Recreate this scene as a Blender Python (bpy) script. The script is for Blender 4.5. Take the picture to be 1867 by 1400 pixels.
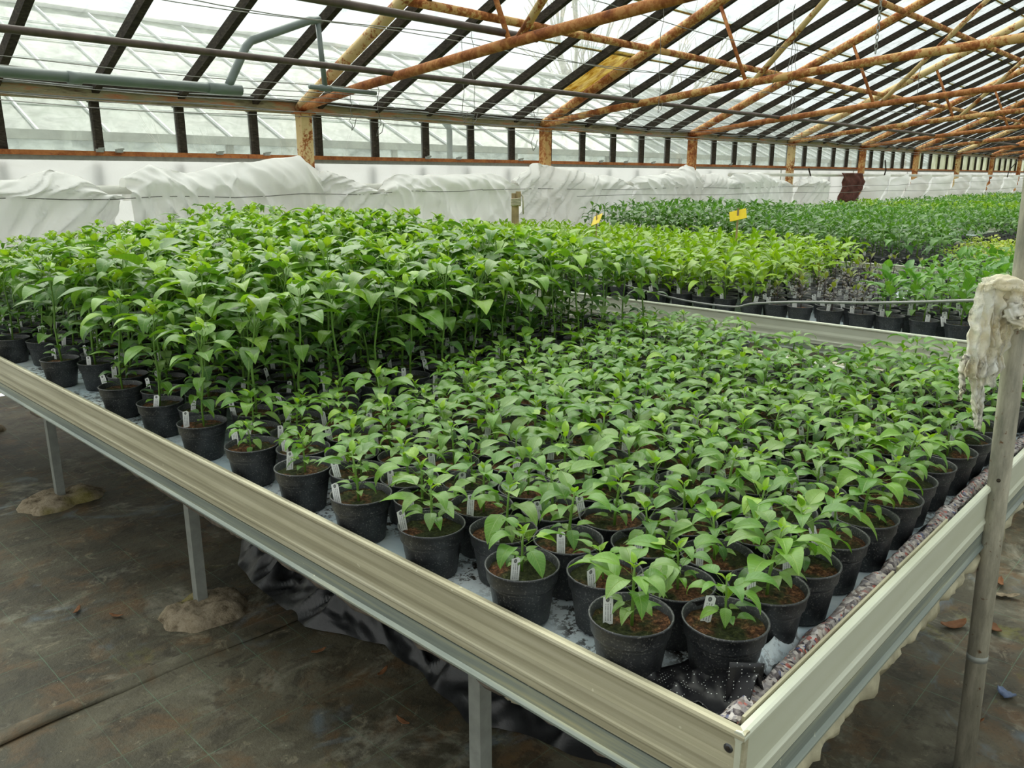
import bpy, math, random
import numpy as np
from mathutils import Vector, Matrix, Euler, noise as mnoise

for o in list(bpy.data.objects):
    bpy.data.objects.remove(o)
S = bpy.context.scene
COL = S.collection
PI = math.pi
CZ = 1.43                       # eye height above the ground; most heights below were read relative to it

# ---------------------------------------------------------------- camera
cam_data = bpy.data.cameras.new('camera')
cam_data.sensor_width = 36.0
cam_data.sensor_fit = 'HORIZONTAL'
cam_data.lens = 36.0 * 1461.0 / 1867.0
cam_data.clip_start = 0.02
cam_data.clip_end = 300
cam = bpy.data.objects.new('camera', cam_data)
COL.objects.link(cam)
pit = math.radians(14.469)
az = math.radians(43.573)
fh = Vector((math.cos(az), math.sin(az), 0))
rr = Vector((math.sin(az), -math.cos(az), 0))
ff = fh * math.cos(pit) - Vector((0, 0, 1)) * math.sin(pit)
uu = fh * math.sin(pit) + Vector((0, 0, 1)) * math.cos(pit)
M = Matrix((rr, uu, -ff)).transposed().to_4x4()
M.translation = Vector((0, 0, CZ))
cam.matrix_world = M
S.camera = cam

# ---------------------------------------------------------------- sky, light, exposure
world = bpy.data.worlds.new('world')
S.world = world
world.use_nodes = True
wn = world.node_tree
wn.nodes.clear()
wo = wn.nodes.new('ShaderNodeOutputWorld')
wb = wn.nodes.new('ShaderNodeBackground')
wtc = wn.nodes.new('ShaderNodeTexCoord')
wsep = wn.nodes.new('ShaderNodeSeparateXYZ')
wr = wn.nodes.new('ShaderNodeValToRGB')
wr.color_ramp.elements[0].position = 0.0
wr.color_ramp.elements[0].color = (0.70, 0.73, 0.74, 1)
wr.color_ramp.elements[1].position = 0.7
wr.color_ramp.elements[1].color = (0.985, 0.99, 0.98, 1)
wn.links.new(wtc.outputs['Generated'], wsep.inputs[0])
wn.links.new(wsep.outputs['Z'], wr.inputs[0])
wn.links.new(wr.outputs[0], wb.inputs[0])
wb.inputs[1].default_value = 1.30
wn.links.new(wb.outputs[0], wo.inputs[0])

sun_d = bpy.data.lights.new('sun', 'SUN')
sun_d.energy = 5.4
sun_d.angle = math.radians(75)
sun_d.color = (1.0, 0.955, 0.86)
sun = bpy.data.objects.new('sun', sun_d)
COL.objects.link(sun)
sun.rotation_euler = (math.radians(-38), math.radians(22), 0)

S.view_settings.view_transform = 'Standard'
S.view_settings.look = 'None'
S.view_settings.gamma = 1.0
S.view_settings.use_curve_mapping = False
S.view_settings.exposure = 0.52


# ---------------------------------------------------------------- helpers
def lin(r, g, b):
    return tuple(((c / 255.0) ** 2.2) for c in (r, g, b)) + (1.0,)


def tag(o, label=None, cat=None, group=None, kind=None):
    if label: o['label'] = label
    if cat: o['category'] = cat
    if group: o['group'] = group
    if kind: o['kind'] = kind
    return o


def link(name, mesh, parent=None, loc=None, rot=None, scale=None, color=None):
    o = bpy.data.objects.new(name, mesh)
    COL.objects.link(o)
    if parent is not None: o.parent = parent
    if loc is not None: o.location = loc
    if rot is not None: o.rotation_euler = rot
    if scale is not None: o.scale = scale
    if color is not None: o.color = color
    return o


def thing(name, label, cat, loc=(0, 0, 0), rz=0.0, group=None):
    o = link(name, None, loc=loc, rot=(0, 0, rz))
    o.empty_display_size = 0.05
    return tag(o, label, cat, group)


class MB:
    """collects geometry; build() gives one mesh"""
    def __init__(s):
        s.v = []; s.f = []

    def add(s, vs, fs):
        n = len(s.v)
        s.v += [tuple(p) for p in vs]
        s.f += [tuple(i + n for i in q) for q in fs]
        return s

    def box(s, a, b, mat=None):
        x0, y0, z0 = a; x1, y1, z1 = b
        vs = [(x0, y0, z0), (x1, y0, z0), (x1, y1, z0), (x0, y1, z0), (x0, y0, z1), (x1, y0, z1), (x1, y1, z1), (x0, y1, z1)]
        if mat is not None: vs = [mat @ Vector(p) for p in vs]
        return s.add(vs, [(0, 3, 2, 1), (4, 5, 6, 7), (0, 1, 5, 4), (1, 2, 6, 5), (2, 3, 7, 6), (3, 0, 4, 7)])

    def beam(s, p, q, w, h, up=(0, 0, 1)):
        p = Vector(p); q = Vector(q); d = (q - p).normalized()
        side = d.cross(Vector(up)).normalized(); u = side.cross(d).normalized()
        vs = []
        for e in (p, q):
            for a, b in ((-1, -1), (1, -1), (1, 1), (-1, 1)):
                vs.append(e + side * (a * w / 2) + u * (b * h / 2))
        return s.add(vs, [(0, 1, 2, 3), (7, 6, 5, 4), (0, 4, 5, 1), (1, 5, 6, 2), (2, 6, 7, 3), (3, 7, 4, 0)])

    def tube(s, pts, r, n=8, caps=True):
        pts = [Vector(p) for p in pts]
        rs = r if isinstance(r, (list, tuple)) else [r] * len(pts)
        k = len(s.v); ref = None
        for i, p in enumerate(pts):
            d = (pts[min(i + 1, len(pts) - 1)] - pts[max(i - 1, 0)]).normalized()
            if ref is None:
                ref = Vector((0, 0, 1)) if abs(d.z) < 0.9 else Vector((1, 0, 0))
            a = (ref - d * ref.dot(d)).normalized(); ref = a
            b = d.cross(a)
            for j in range(n):
                t = 2 * PI * j / n
                s.v.append(tuple(p + (a * math.cos(t) + b * math.sin(t)) * rs[i]))
        for i in range(len(pts) - 1):
            for j in range(n):
                s.f.append((k + i * n + j, k + i * n + (j + 1) % n, k + (i + 1) * n + (j + 1) % n, k + (i + 1) * n + j))
        if caps:
            s.f.append(tuple(k + j for j in range(n))[::-1])
            m = k + (len(pts) - 1) * n
            s.f.append(tuple(m + j for j in range(n)))
        return s

    def lathe(s, prof, n=24, cap0=True, cap1=False):
        k = len(s.v)
        for r, z in prof:
            for j in range(n):
                t = 2 * PI * j / n
                s.v.append((r * math.cos(t), r * math.sin(t), z))
        for i in range(len(prof) - 1):
            for j in range(n):
                s.f.append((k + i * n + j, k + i * n + (j + 1) % n, k + (i + 1) * n + (j + 1) % n, k + (i + 1) * n + j))
        if cap0: s.f.append(tuple(k + j for j in range(n))[::-1])
        if cap1: s.f.append(tuple(k + (len(prof) - 1) * n + j for j in range(n)))
        return s

    def extrude(s, prof, axis, a, b):
        """closed profile [(p,q)] swept along 'x' or 'y' from a to b; (p,q)=(y,z) or (x,z)"""
        k = len(s.v); n = len(prof)
        for e in (a, b):
            for p, q in prof:
                s.v.append((e, p, q) if axis == 'x' else (p, e, q))
        for j in range(n):
            s.f.append((k + j, k + (j + 1) % n, k + n + (j + 1) % n, k + n + j))
        s.f.append(tuple(k + j for j in range(n))[::-1]); s.f.append(tuple(k + n + j for j in range(n)))
        return s

    def grid(s, nu, nv, fn):
        k = len(s.v)
        for i in range(nu + 1):
            for j in range(nv + 1):
                s.v.append(tuple(fn(i / nu, j / nv)))
        for i in range(nu):
            for j in range(nv):
                a = k + i * (nv + 1) + j
                s.f.append((a, a + 1, a + nv + 2, a + nv + 1))
        return s

    def mesh(s, name, mat, smooth=False):
        m = bpy.data.meshes.new(name)
        m.from_pydata(s.v, [], s.f)
        m.materials.append(mat)
        if smooth:
            m.polygons.foreach_set('use_smooth', [True] * len(m.polygons))
        m.update()
        return m

    def build(s, name, mat, parent=None, smooth=False, **kw):
        return link(name, s.mesh(name, mat, smooth), parent, **kw)


def solid(o, th, offset=0.0):
    md = o.modifiers.new('thickness', 'SOLIDIFY'); md.thickness = th; md.offset = offset
    return o


# ---------------------------------------------------------------- materials
class NT:
    def __init__(s, name):
        s.m = bpy.data.materials.new(name); s.m.use_nodes = True
        s.t = s.m.node_tree; s.t.nodes.clear()
        s.out = s.n('ShaderNodeOutputMaterial')

    def n(s, typ, **kw):
        nd = s.t.nodes.new(typ)
        for k, v in kw.items():
            if k.startswith('i_'):
                nd.inputs[k[2:].replace('_', ' ')].default_value = v
            else:
                setattr(nd, k, v)
        return nd

    def l(s, a, b):
        s.t.links.new(a, b)

    def coord(s, which='Object', scale=(1, 1, 1), rot=(0, 0, 0)):
        tc = s.n('ShaderNodeTexCoord'); mp = s.n('ShaderNodeMapping')
        mp.inputs['Scale'].default_value = scale
        mp.inputs['Rotation'].default_value = rot
        s.l(tc.outputs[which], mp.inputs[0])
        return mp.outputs[0]

    def wcoord(s, scale=(1, 1, 1)):
        g = s.n('ShaderNodeNewGeometry'); mp = s.n('ShaderNodeMapping')
        mp.inputs['Scale'].default_value = scale
        s.l(g.outputs['Position'], mp.inputs[0])
        return mp.outputs[0]

    def noise(s, vec, scale=5, detail=4, rough=0.55, dist=0.0):
        nd = s.n('ShaderNodeTexNoise'); nd.inputs['Scale'].default_value = scale
        nd.inputs['Detail'].default_value = detail; nd.inputs['Roughness'].default_value = rough
        nd.inputs['Distortion'].default_value = dist
        if vec is not None: s.l(vec, nd.inputs['Vector'])
        return nd.outputs['Fac']

    def ramp(s, fac, stops, interp='LINEAR'):
        nd = s.n('ShaderNodeValToRGB'); cr = nd.color_ramp; cr.interpolation = interp
        while len(cr.elements) < len(stops): cr.elements.new(0.5)
        for e, (p, c) in zip(cr.elements, stops):
            e.position = p; e.color = c if len(c) == 4 else tuple(c) + (1,)
        s.l(fac, nd.inputs[0])
        return nd.outputs[0]

    def mix(s, fac, a, b, mode='MIX'):
        nd = s.n('ShaderNodeMix', data_type='RGBA', blend_type=mode)
        for sock, v in ((nd.inputs[0], fac), (nd.inputs[6], a), (nd.inputs[7], b)):
            if hasattr(v, 'links'): s.l(v, sock)
            else: sock.default_value = v
        return nd.outputs[2]

    def math(s, op, a, b=0.0, c=None):
        nd = s.n('ShaderNodeMath', operation=op)
        for i, v in enumerate((a, b) if c is None else (a, b, c)):
            if hasattr(v, 'links'): s.l(v, nd.inputs[i])
            else: nd.inputs[i].default_value = v
        return nd.outputs[0]

    def bsdf(s, color, rough=0.6, metal=0.0, spec=0.5, normal=None, **kw):
        b = s.n('ShaderNodeBsdfPrincipled')
        if hasattr(color, 'links'): s.l(color, b.inputs['Base Color'])
        else: b.inputs['Base Color'].default_value = color
        if hasattr(rough, 'links'): s.l(rough, b.inputs['Roughness'])
        else: b.inputs['Roughness'].default_value = rough
        b.inputs['Metallic'].default_value = metal
        b.inputs['Specular IOR Level'].default_value = spec
        if normal is not None: s.l(normal, b.inputs['Normal'])
        return b.outputs[0]

    def bump(s, h, strength=0.3, dist=0.01):
        nd = s.n('ShaderNodeBump'); nd.inputs['Strength'].default_value = strength
        nd.inputs['Distance'].default_value = dist
        s.l(h, nd.inputs['Height'])
        return nd.outputs[0]

    def mixsh(s, fac, a, b):
        nd = s.n('ShaderNodeMixShader')
        if hasattr(fac, 'links'): s.l(fac, nd.inputs[0])
        else: nd.inputs[0].default_value = fac
        s.l(a, nd.inputs[1]); s.l(b, nd.inputs[2])
        return nd.outputs[0]

    def done(s, sh):
        s.l(sh, s.out.inputs['Surface'])
        return s.m


def simple(name, col, rough=0.6, metal=0.0, var=0.15, scale=30, bump=0.0, spec=0.5):
    t = NT(name); v = t.wcoord()
    n = t.noise(v, scale)
    d = tuple(max(0, c * (1 - var * 2)) for c in col[:3]) + (1,)
    l = tuple(min(1, c * (1 + var)) for c in col[:3]) + (1,)
    c = t.ramp(n, [(0.25, d), (0.75, l)])
    return t.done(t.bsdf(c, rough, metal, spec, t.bump(n, bump, 0.003) if bump else None))


def mat_rust(name, paint, amount):
    t = NT(name); v = t.wcoord((1, 1, 1))
    n1 = t.noise(v, 7.0, 6, 0.65, 0.6); n2 = t.noise(v, 38.0, 5, 0.7)
    m = t.math('ADD', t.math('MULTIPLY', n1, 0.6), t.math('MULTIPLY', n2, 0.4))
    c = t.ramp(m, [(0.30, lin(78, 48, 32)), (0.42, lin(138, 80, 46)), (amount - 0.02, lin(176, 114, 68)),
                   (amount + 0.015, paint), (0.8, tuple(min(1, x * 1.12) for x in paint[:3]) + (1,))])
    return t.done(t.bsdf(c, 0.75, 0.0, 0.25, t.bump(m, 0.5, 0.004)))


MAT = {}
MAT['rust'] = mat_rust('rusty_painted_steel', lin(204, 164, 108), 0.52)
MAT['rust2'] = mat_rust('rusty_cream_steel', lin(214, 188, 138), 0.47)
MAT['rust3'] = mat_rust('heavily_rusted_steel', lin(190, 134, 84), 0.55)
MAT['rail'] = mat_rust('rusty_sill_steel', lin(150, 92, 62), 0.60)
MAT['pipe'] = simple('dark_heating_pipe', lin(92, 78, 72), 0.55, 0.0, 0.25, 14)
MAT['pvc'] = simple('grey_pvc', lin(118, 128, 126), 0.45, 0.0, 0.12, 6)
MAT['galv'] = simple('galvanised_steel', lin(150, 154, 148), 0.5, 0.15, 0.12, 25)
MAT['wire'] = simple('grey_wire', lin(120, 118, 112), 0.5, 0.2, 0.2, 40)
MAT['cable'] = simple('grey_cable', lin(128, 130, 128), 0.5, 0.0, 0.1, 40)
MAT['string'] = simple('pale_string', lin(200, 192, 170), 0.9, 0.0, 0.1, 60)
MAT['yellow'] = simple('yellow_card', lin(236, 205, 20), 0.5, 0.0, 0.08, 20)
MAT['rag'] = simple('brown_rag', lin(104, 62, 54), 0.95, 0.0, 0.25, 20)


def mk_bar():
    t = NT('weathered_dark_wood'); v = t.wcoord((6, 6, 20)); n = t.noise(v, 4.0, 5, 0.7)
    c = t.ramp(n, [(0.3, lin(34, 31, 28)), (0.6, lin(66, 60, 52)), (0.85, lin(118, 108, 90))])
    return t.done(t.bsdf(c, 0.9, 0, 0.2, t.bump(n, 0.5, 0.004)))
MAT['bar'] = mk_bar()


def mk_board():
    t = NT('mossy_wood_board'); v = t.wcoord((1.2, 4, 10)); n = t.noise(v, 3.0, 6, 0.7); n2 = t.noise(t.wcoord(), 1.7, 3)
    c = t.ramp(n, [(0.3, lin(70, 52, 38)), (0.5, lin(150, 142, 112)), (0.62, lin(168, 108, 74)), (0.8, lin(180, 176, 150))])
    c = t.mix(t.ramp(n2, [(0.45, (0, 0, 0)), (0.6, (1, 1, 1))]), c, lin(128, 122, 88))
    return t.done(t.bsdf(c, 0.85, 0, 0.2, t.bump(n, 0.4, 0.005)))
MAT['board'] = mk_board()


def mk_glass(name, haze, tint, dirtc, dirt_lo, dirt_hi, streak=(3, 3, 3), hcol=(0.86, 0.9, 0.9, 1)):
    t = NT(name)
    tr = t.n('ShaderNodeBsdfTransparent'); tr.inputs[0].default_value = tint
    tl = t.n('ShaderNodeBsdfTranslucent')
    n = t.noise(t.wcoord(streak), 2.2, 6, 0.65, 0.8)
    n2 = t.noise(t.wcoord((1, 1, 1)), 0.9, 3)
    dm = t.ramp(t.math('ADD', t.math('MULTIPLY', n, 0.7), t.math('MULTIPLY', n2, 0.3)), [(dirt_lo, (0, 0, 0)), (dirt_hi, (1, 1, 1))])
    t.l(t.mix(dm, hcol, dirtc), tl.inputs[0])
    f = t.math('ADD', haze, t.math('MULTIPLY', dm, 0.22))
    a = t.mixsh(f, tr.outputs[0], tl.outputs[0])
    gl = t.n('ShaderNodeBsdfGlossy'); gl.inputs['Roughness'].default_value = 0.06
    ge = t.n('ShaderNodeNewGeometry'); dt = t.n('ShaderNodeVectorMath', operation='DOT_PRODUCT')
    t.l(ge.outputs['Normal'], dt.inputs[0]); t.l(ge.outputs['Incoming'], dt.inputs[1])
    c5 = t.math('POWER', t.math('SUBTRACT', 1.0, t.math('ABSOLUTE', dt.outputs['Value'])), 5.0)
    fr = t.math('MULTIPLY_ADD', c5, 0.5, 0.03)
    return t.done(t.mixsh(fr, a, gl.outputs[0]))
MAT['glass'] = mk_glass('hazy_roof_glass', 0.13, (0.93, 0.96, 0.95, 1), lin(96, 102, 98), 0.48, 0.72, (3, 3, 3), (0.34, 0.36, 0.36, 1))
MAT['glass_wall'] = mk_glass('wall_glass', 0.10, (0.94, 0.97, 0.95, 1), lin(150, 160, 148), 0.48, 0.72, (3, 3, 3), (0.4, 0.42, 0.42, 1))
MAT['glass_amber'] = mk_glass('algae_stained_glass', 0.62, (0.78, 0.74, 0.5, 1), lin(122, 96, 30), 0.40, 0.6, (9, 3, 3), lin(160, 148, 96))
MAT['glass_dirty'] = mk_glass('grimy_wall_glass', 0.45, (0.8, 0.82, 0.74, 1), lin(146, 148, 122), 0.42, 0.6, (9, 2, 1), lin(200, 204, 186))


def mk_film(name, colr, trans, transl, bumpscale, bs=0.2):
    t = NT(name)
    v = t.wcoord(); n = t.noise(v, bumpscale, 3)
    d = t.n('ShaderNodeBsdfDiffuse'); d.inputs[0].default_value = colr
    tl = t.n('ShaderNodeBsdfTranslucent'); tl.inputs[0].default_value = colr
    b = t.bump(n, bs, 0.004); t.l(b, d.inputs['Normal'])
    a = t.mixsh(transl, d.outputs[0], tl.outputs[0])
    if trans > 0:
        tr = t.n('ShaderNodeBsdfTransparent')
        a = t.mixsh(trans, a, tr.outputs[0])
    return t.done(a)
MAT['bubble'] = mk_film('bubble_film', (0.60, 0.62, 0.62, 1), 0.12, 0.50, 60, 0.6)
MAT['fleece'] = mk_film('white_fleece', (0.97, 0.97, 0.95, 1), 0.03, 0.34, 9, 0.8)
def mk_lace():
    t = NT('frayed_fleece'); v = t.wcoord(); n = t.noise(v, 130, 4, 0.7); n2 = t.noise(t.wcoord((1, 1, 0.5)), 38, 4, 0.7); n3 = t.noise(v, 14, 3)
    c = t.ramp(n3, [(0.4, lin(250, 250, 244)), (0.65, lin(240, 232, 206))])
    d = t.n('ShaderNodeBsdfDiffuse'); t.l(c, d.inputs[0]); t.l(t.bump(n, 0.9, 0.004), d.inputs['Normal'])
    tl = t.n('ShaderNodeBsdfTranslucent'); t.l(c, tl.inputs[0])
    tr = t.n('ShaderNodeBsdfTransparent')
    a = t.mixsh(0.3, d.outputs[0], tl.outputs[0])
    return t.done(t.mixsh(t.ramp(n2, [(0.56, (0.06, 0.06, 0.06)), (0.66, (0.85, 0.85, 0.85))]), a, tr.outputs[0]))
MAT['lace'] = mk_lace()


def mk_liner():
    t = NT('white_bench_liner'); v = t.wcoord(); n = t.noise(v, 55, 6, 0.75); n2 = t.noise(v, 3.2, 3); f = t.noise(t.wcoord((1, 0.35, 1)), 14, 3)
    base = t.ramp(f, [(0.3, lin(176, 196, 206)), (0.7, lin(218, 226, 228))])
    dirt = t.math('MULTIPLY', t.ramp(n, [(0.50, (0, 0, 0)), (0.55, (1, 1, 1))]), t.ramp(n2, [(0.44, (0, 0, 0)), (0.56, (1, 1, 1))]))
    c = t.mix(dirt, base, lin(40, 34, 28))
    return t.done(t.bsdf(c, 0.45, 0, 0.4, t.bump(f, 0.5, 0.01)))
MAT['liner'] = mk_liner()


def mk_pot():
    t = NT('black_pot_plastic'); v = t.coord('Object'); oi = t.n('ShaderNodeObjectInfo')
    mp = t.n('ShaderNodeVectorMath', operation='ADD'); t.l(v, mp.inputs[0]); t.l(oi.outputs['Location'], mp.inputs[1])
    n = t.noise(mp.outputs[0], 330, 2, 0.5); n2 = t.noise(mp.outputs[0], 28, 4)
    c = t.ramp(n2, [(0.3, lin(34, 36, 39)), (0.75, lin(66, 68, 70))])
    sp = t.ramp(n, [(0.60, (0, 0, 0)), (0.66, (1, 1, 1))])
    c = t.mix(t.math('MULTIPLY', sp, 0.6), c, lin(128, 128, 124))
    return t.done(t.bsdf(c, 0.42, 0, 0.5, t.bump(n2, 0.25, 0.002)))
MAT['pot'] = mk_pot()


def mk_soil():
    t = NT('potting_soil'); v = t.coord('Object'); oi = t.n('ShaderNodeObjectInfo')
    mp = t.n('ShaderNodeVectorMath', operation='ADD'); t.l(v, mp.inputs[0]); t.l(oi.outputs['Location'], mp.inputs[1])
    n = t.noise(mp.outputs[0], 130, 5, 0.75); n2 = t.noise(mp.outputs[0], 17, 3, 0.6)
    c1 = t.ramp(n, [(0.34, lin(30, 22, 17)), (0.5, lin(78, 54, 38)), (0.62, lin(126, 88, 60)), (0.70, lin(196, 160, 116))])
    c2 = t.ramp(n, [(0.35, lin(26, 30, 18)), (0.6, lin(58, 64, 36)), (0.75, lin(120, 116, 84))])
    c = t.mix(t.ramp(n2, [(0.40, (0, 0, 0)), (0.52, (1, 1, 1))]), c1, c2)
    return t.done(t.bsdf(c, 0.95, 0, 0.2, t.bump(n, 0.9, 0.006)))
MAT['soil'] = mk_soil()


def mk_leaf(name, attr):
    t = NT(name)
    if attr:
        a = t.n('ShaderNodeAttribute'); a.attribute_name = 'tint'; base = a.outputs['Color']
    else:
        oi = t.n('ShaderNodeObjectInfo'); base = oi.outputs['Color']
    uv = t.n('ShaderNodeUVMap'); sp = t.n('ShaderNodeSeparateXYZ'); t.l(uv.outputs[0], sp.inputs[0])
    du = t.math('ABSOLUTE', t.math('SUBTRACT', sp.outputs[0], 0.5))
    # side veins run forward from the midrib
    w = t.math('SINE', t.math('MULTIPLY', t.math('SUBTRACT', sp.outputs[1], t.math('MULTIPLY', du, 0.5)), 56.0))
    vein = t.ramp(w, [(0.86, (0, 0, 0)), (1.0, (1, 1, 1))])
    mid = t.ramp(du, [(0.0, (1, 1, 1)), (0.035, (0, 0, 0))])
    vm = t.math('MAXIMUM', t.math('MULTIPLY', vein, 0.30), t.math('MULTIPLY', mid, 0.65))
    n = t.noise(t.wcoord(), 45, 3)
    c = t.mix(t.math('MULTIPLY', t.ramp(n, [(0.35, (0, 0, 0)), (0.7, (1, 1, 1))]), 0.3), base, t.mix(0.5, base, (0.01, 0.03, 0.005, 1)))
    c = t.mix(vm, c, t.mix(0.5, base, (0.42, 0.55, 0.16, 1)))
    hgt = t.math('SUBTRACT', t.math('MULTIPLY', n, 0.5), t.math('MULTIPLY', vm, 0.8))
    b = t.bsdf(c, 0.36, 0, 0.55, t.bump(hgt, 0.5, 0.002))
    tl = t.n('ShaderNodeBsdfTranslucent')
    t.l(t.mix(1.0, c, (1.25, 1.3, 0.5, 1), 'MULTIPLY'), tl.inputs[0])
    return t.done(t.mixsh(0.30, b, tl.outputs[0]))
MAT['leaf'] = mk_leaf('pepper_leaf', False)
MAT['leaf_joined'] = mk_leaf('pepper_foliage', True)
MAT['stem'] = simple('green_stem', lin(104, 142, 58), 0.5, 0, 0.12, 40)
MAT['stem_dark'] = simple('purple_stem', lin(62, 48, 52), 0.5, 0, 0.12, 40)


def mk_label():
    t = NT('printed_plant_label')
    uv = t.n('ShaderNodeUVMap'); sp = t.n('ShaderNodeSeparateXYZ'); t.l(uv.outputs[0], sp.inputs[0])
    u, v = sp.outputs[0], sp.outputs[1]
    # ring emblem near the top
    d = t.math('SQRT', t.math('ADD', t.math('POWER', t.math('MULTIPLY', t.math('SUBTRACT', u, 0.5), 1.0), 2), t.math('POWER', t.math('MULTIPLY', t.math('SUBTRACT', v, 0.88), 3.2), 2)))
    ring = t.ramp(d, [(0.0, (0.6, 0.6, 0.6)), (0.10, (1, 1, 1)), (0.2, (1, 1, 1)), (0.22, (0, 0, 0))])
    # printed lines of small type running along the label
    mp = t.n('ShaderNodeMapping'); mp.inputs['Scale'].default_value = (1, 70, 1); t.l(uv.outputs[0], mp.inputs[0])
    tx = t.noise(mp.outputs[0], 1.0, 2)
    rows = t.ramp(t.math('SINE', t.math('MULTIPLY', u, 26)), [(0.45, (0, 0, 0)), (0.6, (1, 1, 1))])
    zone = t.math('MULTIPLY', t.math('LESS_THAN', v, 0.78), t.math('GREATER_THAN', v, 0.3))
    edge = t.math('LESS_THAN', t.math('ABSOLUTE', t.math('SUBTRACT', u, 0.5)), 0.38)
    txt = t.math('MULTIPLY', t.math('MULTIPLY', t.ramp(tx, [(0.4, (0, 0, 0)), (0.46, (1, 1, 1))]), rows), t.math('MULTIPLY', zone, edge))
    c = t.mix(t.math('MAXIMUM', t.math('MULTIPLY', txt, 0.75), t.math('MULTIPLY', ring, 0.85)), lin(226, 228, 226), lin(40, 42, 44))
    return t.done(t.bsdf(c, 0.45, 0, 0.4))
MAT['label'] = mk_label()


def mk_alu(name, c0, c1, c2, zs=30):
    t = NT(name); v = t.wcoord((0.8, 0.8, zs)); n = t.noise(v, 2.6, 4, 0.5, 0.3); n2 = t.noise(t.wcoord((1.5, 1.5, 4)), 2.3, 5, 0.7)
    c = t.ramp(n, [(0.3, c0), (0.55, c1), (0.8, c2)])
    c = t.mix(t.math('MULTIPLY', t.ramp(n2, [(0.5, (0, 0, 0)), (0.75, (1, 1, 1))]), 0.45), c, c0)
    sp = t.ramp(t.noise(t.wcoord(), 60, 2), [(0.73, (0, 0, 0)), (0.76, (1, 1, 1))])
    c = t.mix(t.math('MULTIPLY', sp, 0.5), c, lin(226, 224, 200))
    return t.done(t.bsdf(c, 0.45, 0.2, 0.5, t.bump(n2, 0.06, 0.002)))
MAT['alu'] = mk_alu('stained_aluminium', lin(160, 154, 128), lin(184, 179, 152), lin(202, 198, 176))
MAT['alu_pale'] = mk_alu('pale_aluminium', lin(198, 202, 180), lin(206, 210, 192), lin(212, 216, 200), 9)
MAT['zinc'] = mk_alu('zinc_angle', lin(112, 122, 118), lin(140, 148, 138), lin(190, 186, 148))


def mk_floor():
    t = NT('woven_ground_fabric'); v = t.wcoord()
    n1 = t.noise(v, 1.6, 6, 0.65, 0.4); n2 = t.noise(v, 5.5, 6, 0.7, 0.5); n3 = t.noise(v, 55, 4, 0.7)
    st = t.noise(t.wcoord((1.2, 7, 1)), 2.4, 4, 0.6, 0.6)
    c = t.ramp(n1, [(0.3, lin(44, 44, 38)), (0.5, lin(78, 74, 60)), (0.68, lin(108, 104, 88))])
    c = t.mix(t.math('MULTIPLY', t.ramp(n2, [(0.50, (0, 0, 0)), (0.66, (1, 1, 1))]), 0.7), c, lin(104, 80, 54))
    c = t.mix(t.math('MULTIPLY', t.ramp(t.noise(v, 3.1, 5, 0.7, 0.6), [(0.56, (0, 0, 0)), (0.68, (1, 1, 1))]), 0.6), c, lin(156, 154, 138))
    c = t.mix(t.math('MULTIPLY', t.ramp(t.noise(v, 2.1, 5, 0.7, 1.0), [(0.60, (0, 0, 0)), (0.7, (1, 1, 1))]), 0.65), c, lin(112, 110, 42))
    c = t.mix(t.math('MULTIPLY', t.ramp(t.noise(t.wcoord((1, 1.4, 1)), 2.6, 4, 0.6, 1.2), [(0.60, (0, 0, 0)), (0.7, (1, 1, 1))]), 0.6), c, lin(104, 118, 128))
    c = t.mix(t.math('MULTIPLY', t.ramp(st, [(0.5, (0, 0, 0)), (0.62, (1, 1, 1))]), 0.18), c, lin(34, 36, 36))
    c = t.mix(t.math('MULTIPLY', t.ramp(t.noise(v, 9.0, 6, 0.75, 0.5), [(0.53, (0, 0, 0)), (0.60, (1, 1, 1))]), 0.55), c, lin(46, 42, 34))
    c = t.mix(t.math('MULTIPLY', t.ramp(t.noise(v, 12.0, 6, 0.8, 0.8), [(0.58, (0, 0, 0)), (0.66, (1, 1, 1))]), 0.45), c, lin(150, 142, 120))
    c = t.mix(t.math('MULTIPLY', t.ramp(n3, [(0.62, (0, 0, 0)), (0.7, (1, 1, 1))]), 0.5), c, lin(40, 34, 26))
    sp = t.ramp(t.noise(v, 85, 2), [(0.755, (0, 0, 0)), (0.775, (1, 1, 1))])
    c = t.mix(t.math('MULTIPLY', sp, 0.7), c, lin(190, 182, 150))
    # green marker threads woven in every 15.5 cm
    s3 = t.n('ShaderNodeSeparateXYZ'); t.l(v, s3.inputs[0])
    wob = t.math('MULTIPLY', t.noise(v, 1.2, 2), 0.02)
    brk = t.ramp(t.noise(v, 3.5, 3), [(0.38, (0, 0, 0)), (0.62, (1, 1, 1))])
    def lines(sock, off):
        fr = t.math('FRACT', t.math('DIVIDE', t.math('ADD', t.math('ADD', sock, wob), off), 0.155))
        return t.math('LESS_THAN', t.math('ABSOLUTE', t.math('SUBTRACT', fr, 0.5)), 0.0075)
    ln = t.math('MAXIMUM', lines(s3.outputs[0], 10.03), lines(s3.outputs[1], 10.08))
    c = t.mix(t.math('MULTIPLY', t.math('MULTIPLY', ln, brk), 0.45), c, lin(104, 146, 120))
    h = t.math('ADD', n3, t.math('MULTIPLY', st, 0.8))
    return t.done(t.bsdf(c, 0.62, 0, 0.4, t.bump(h, 0.5, 0.006)))
MAT['floor'] = mk_floor()


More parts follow.
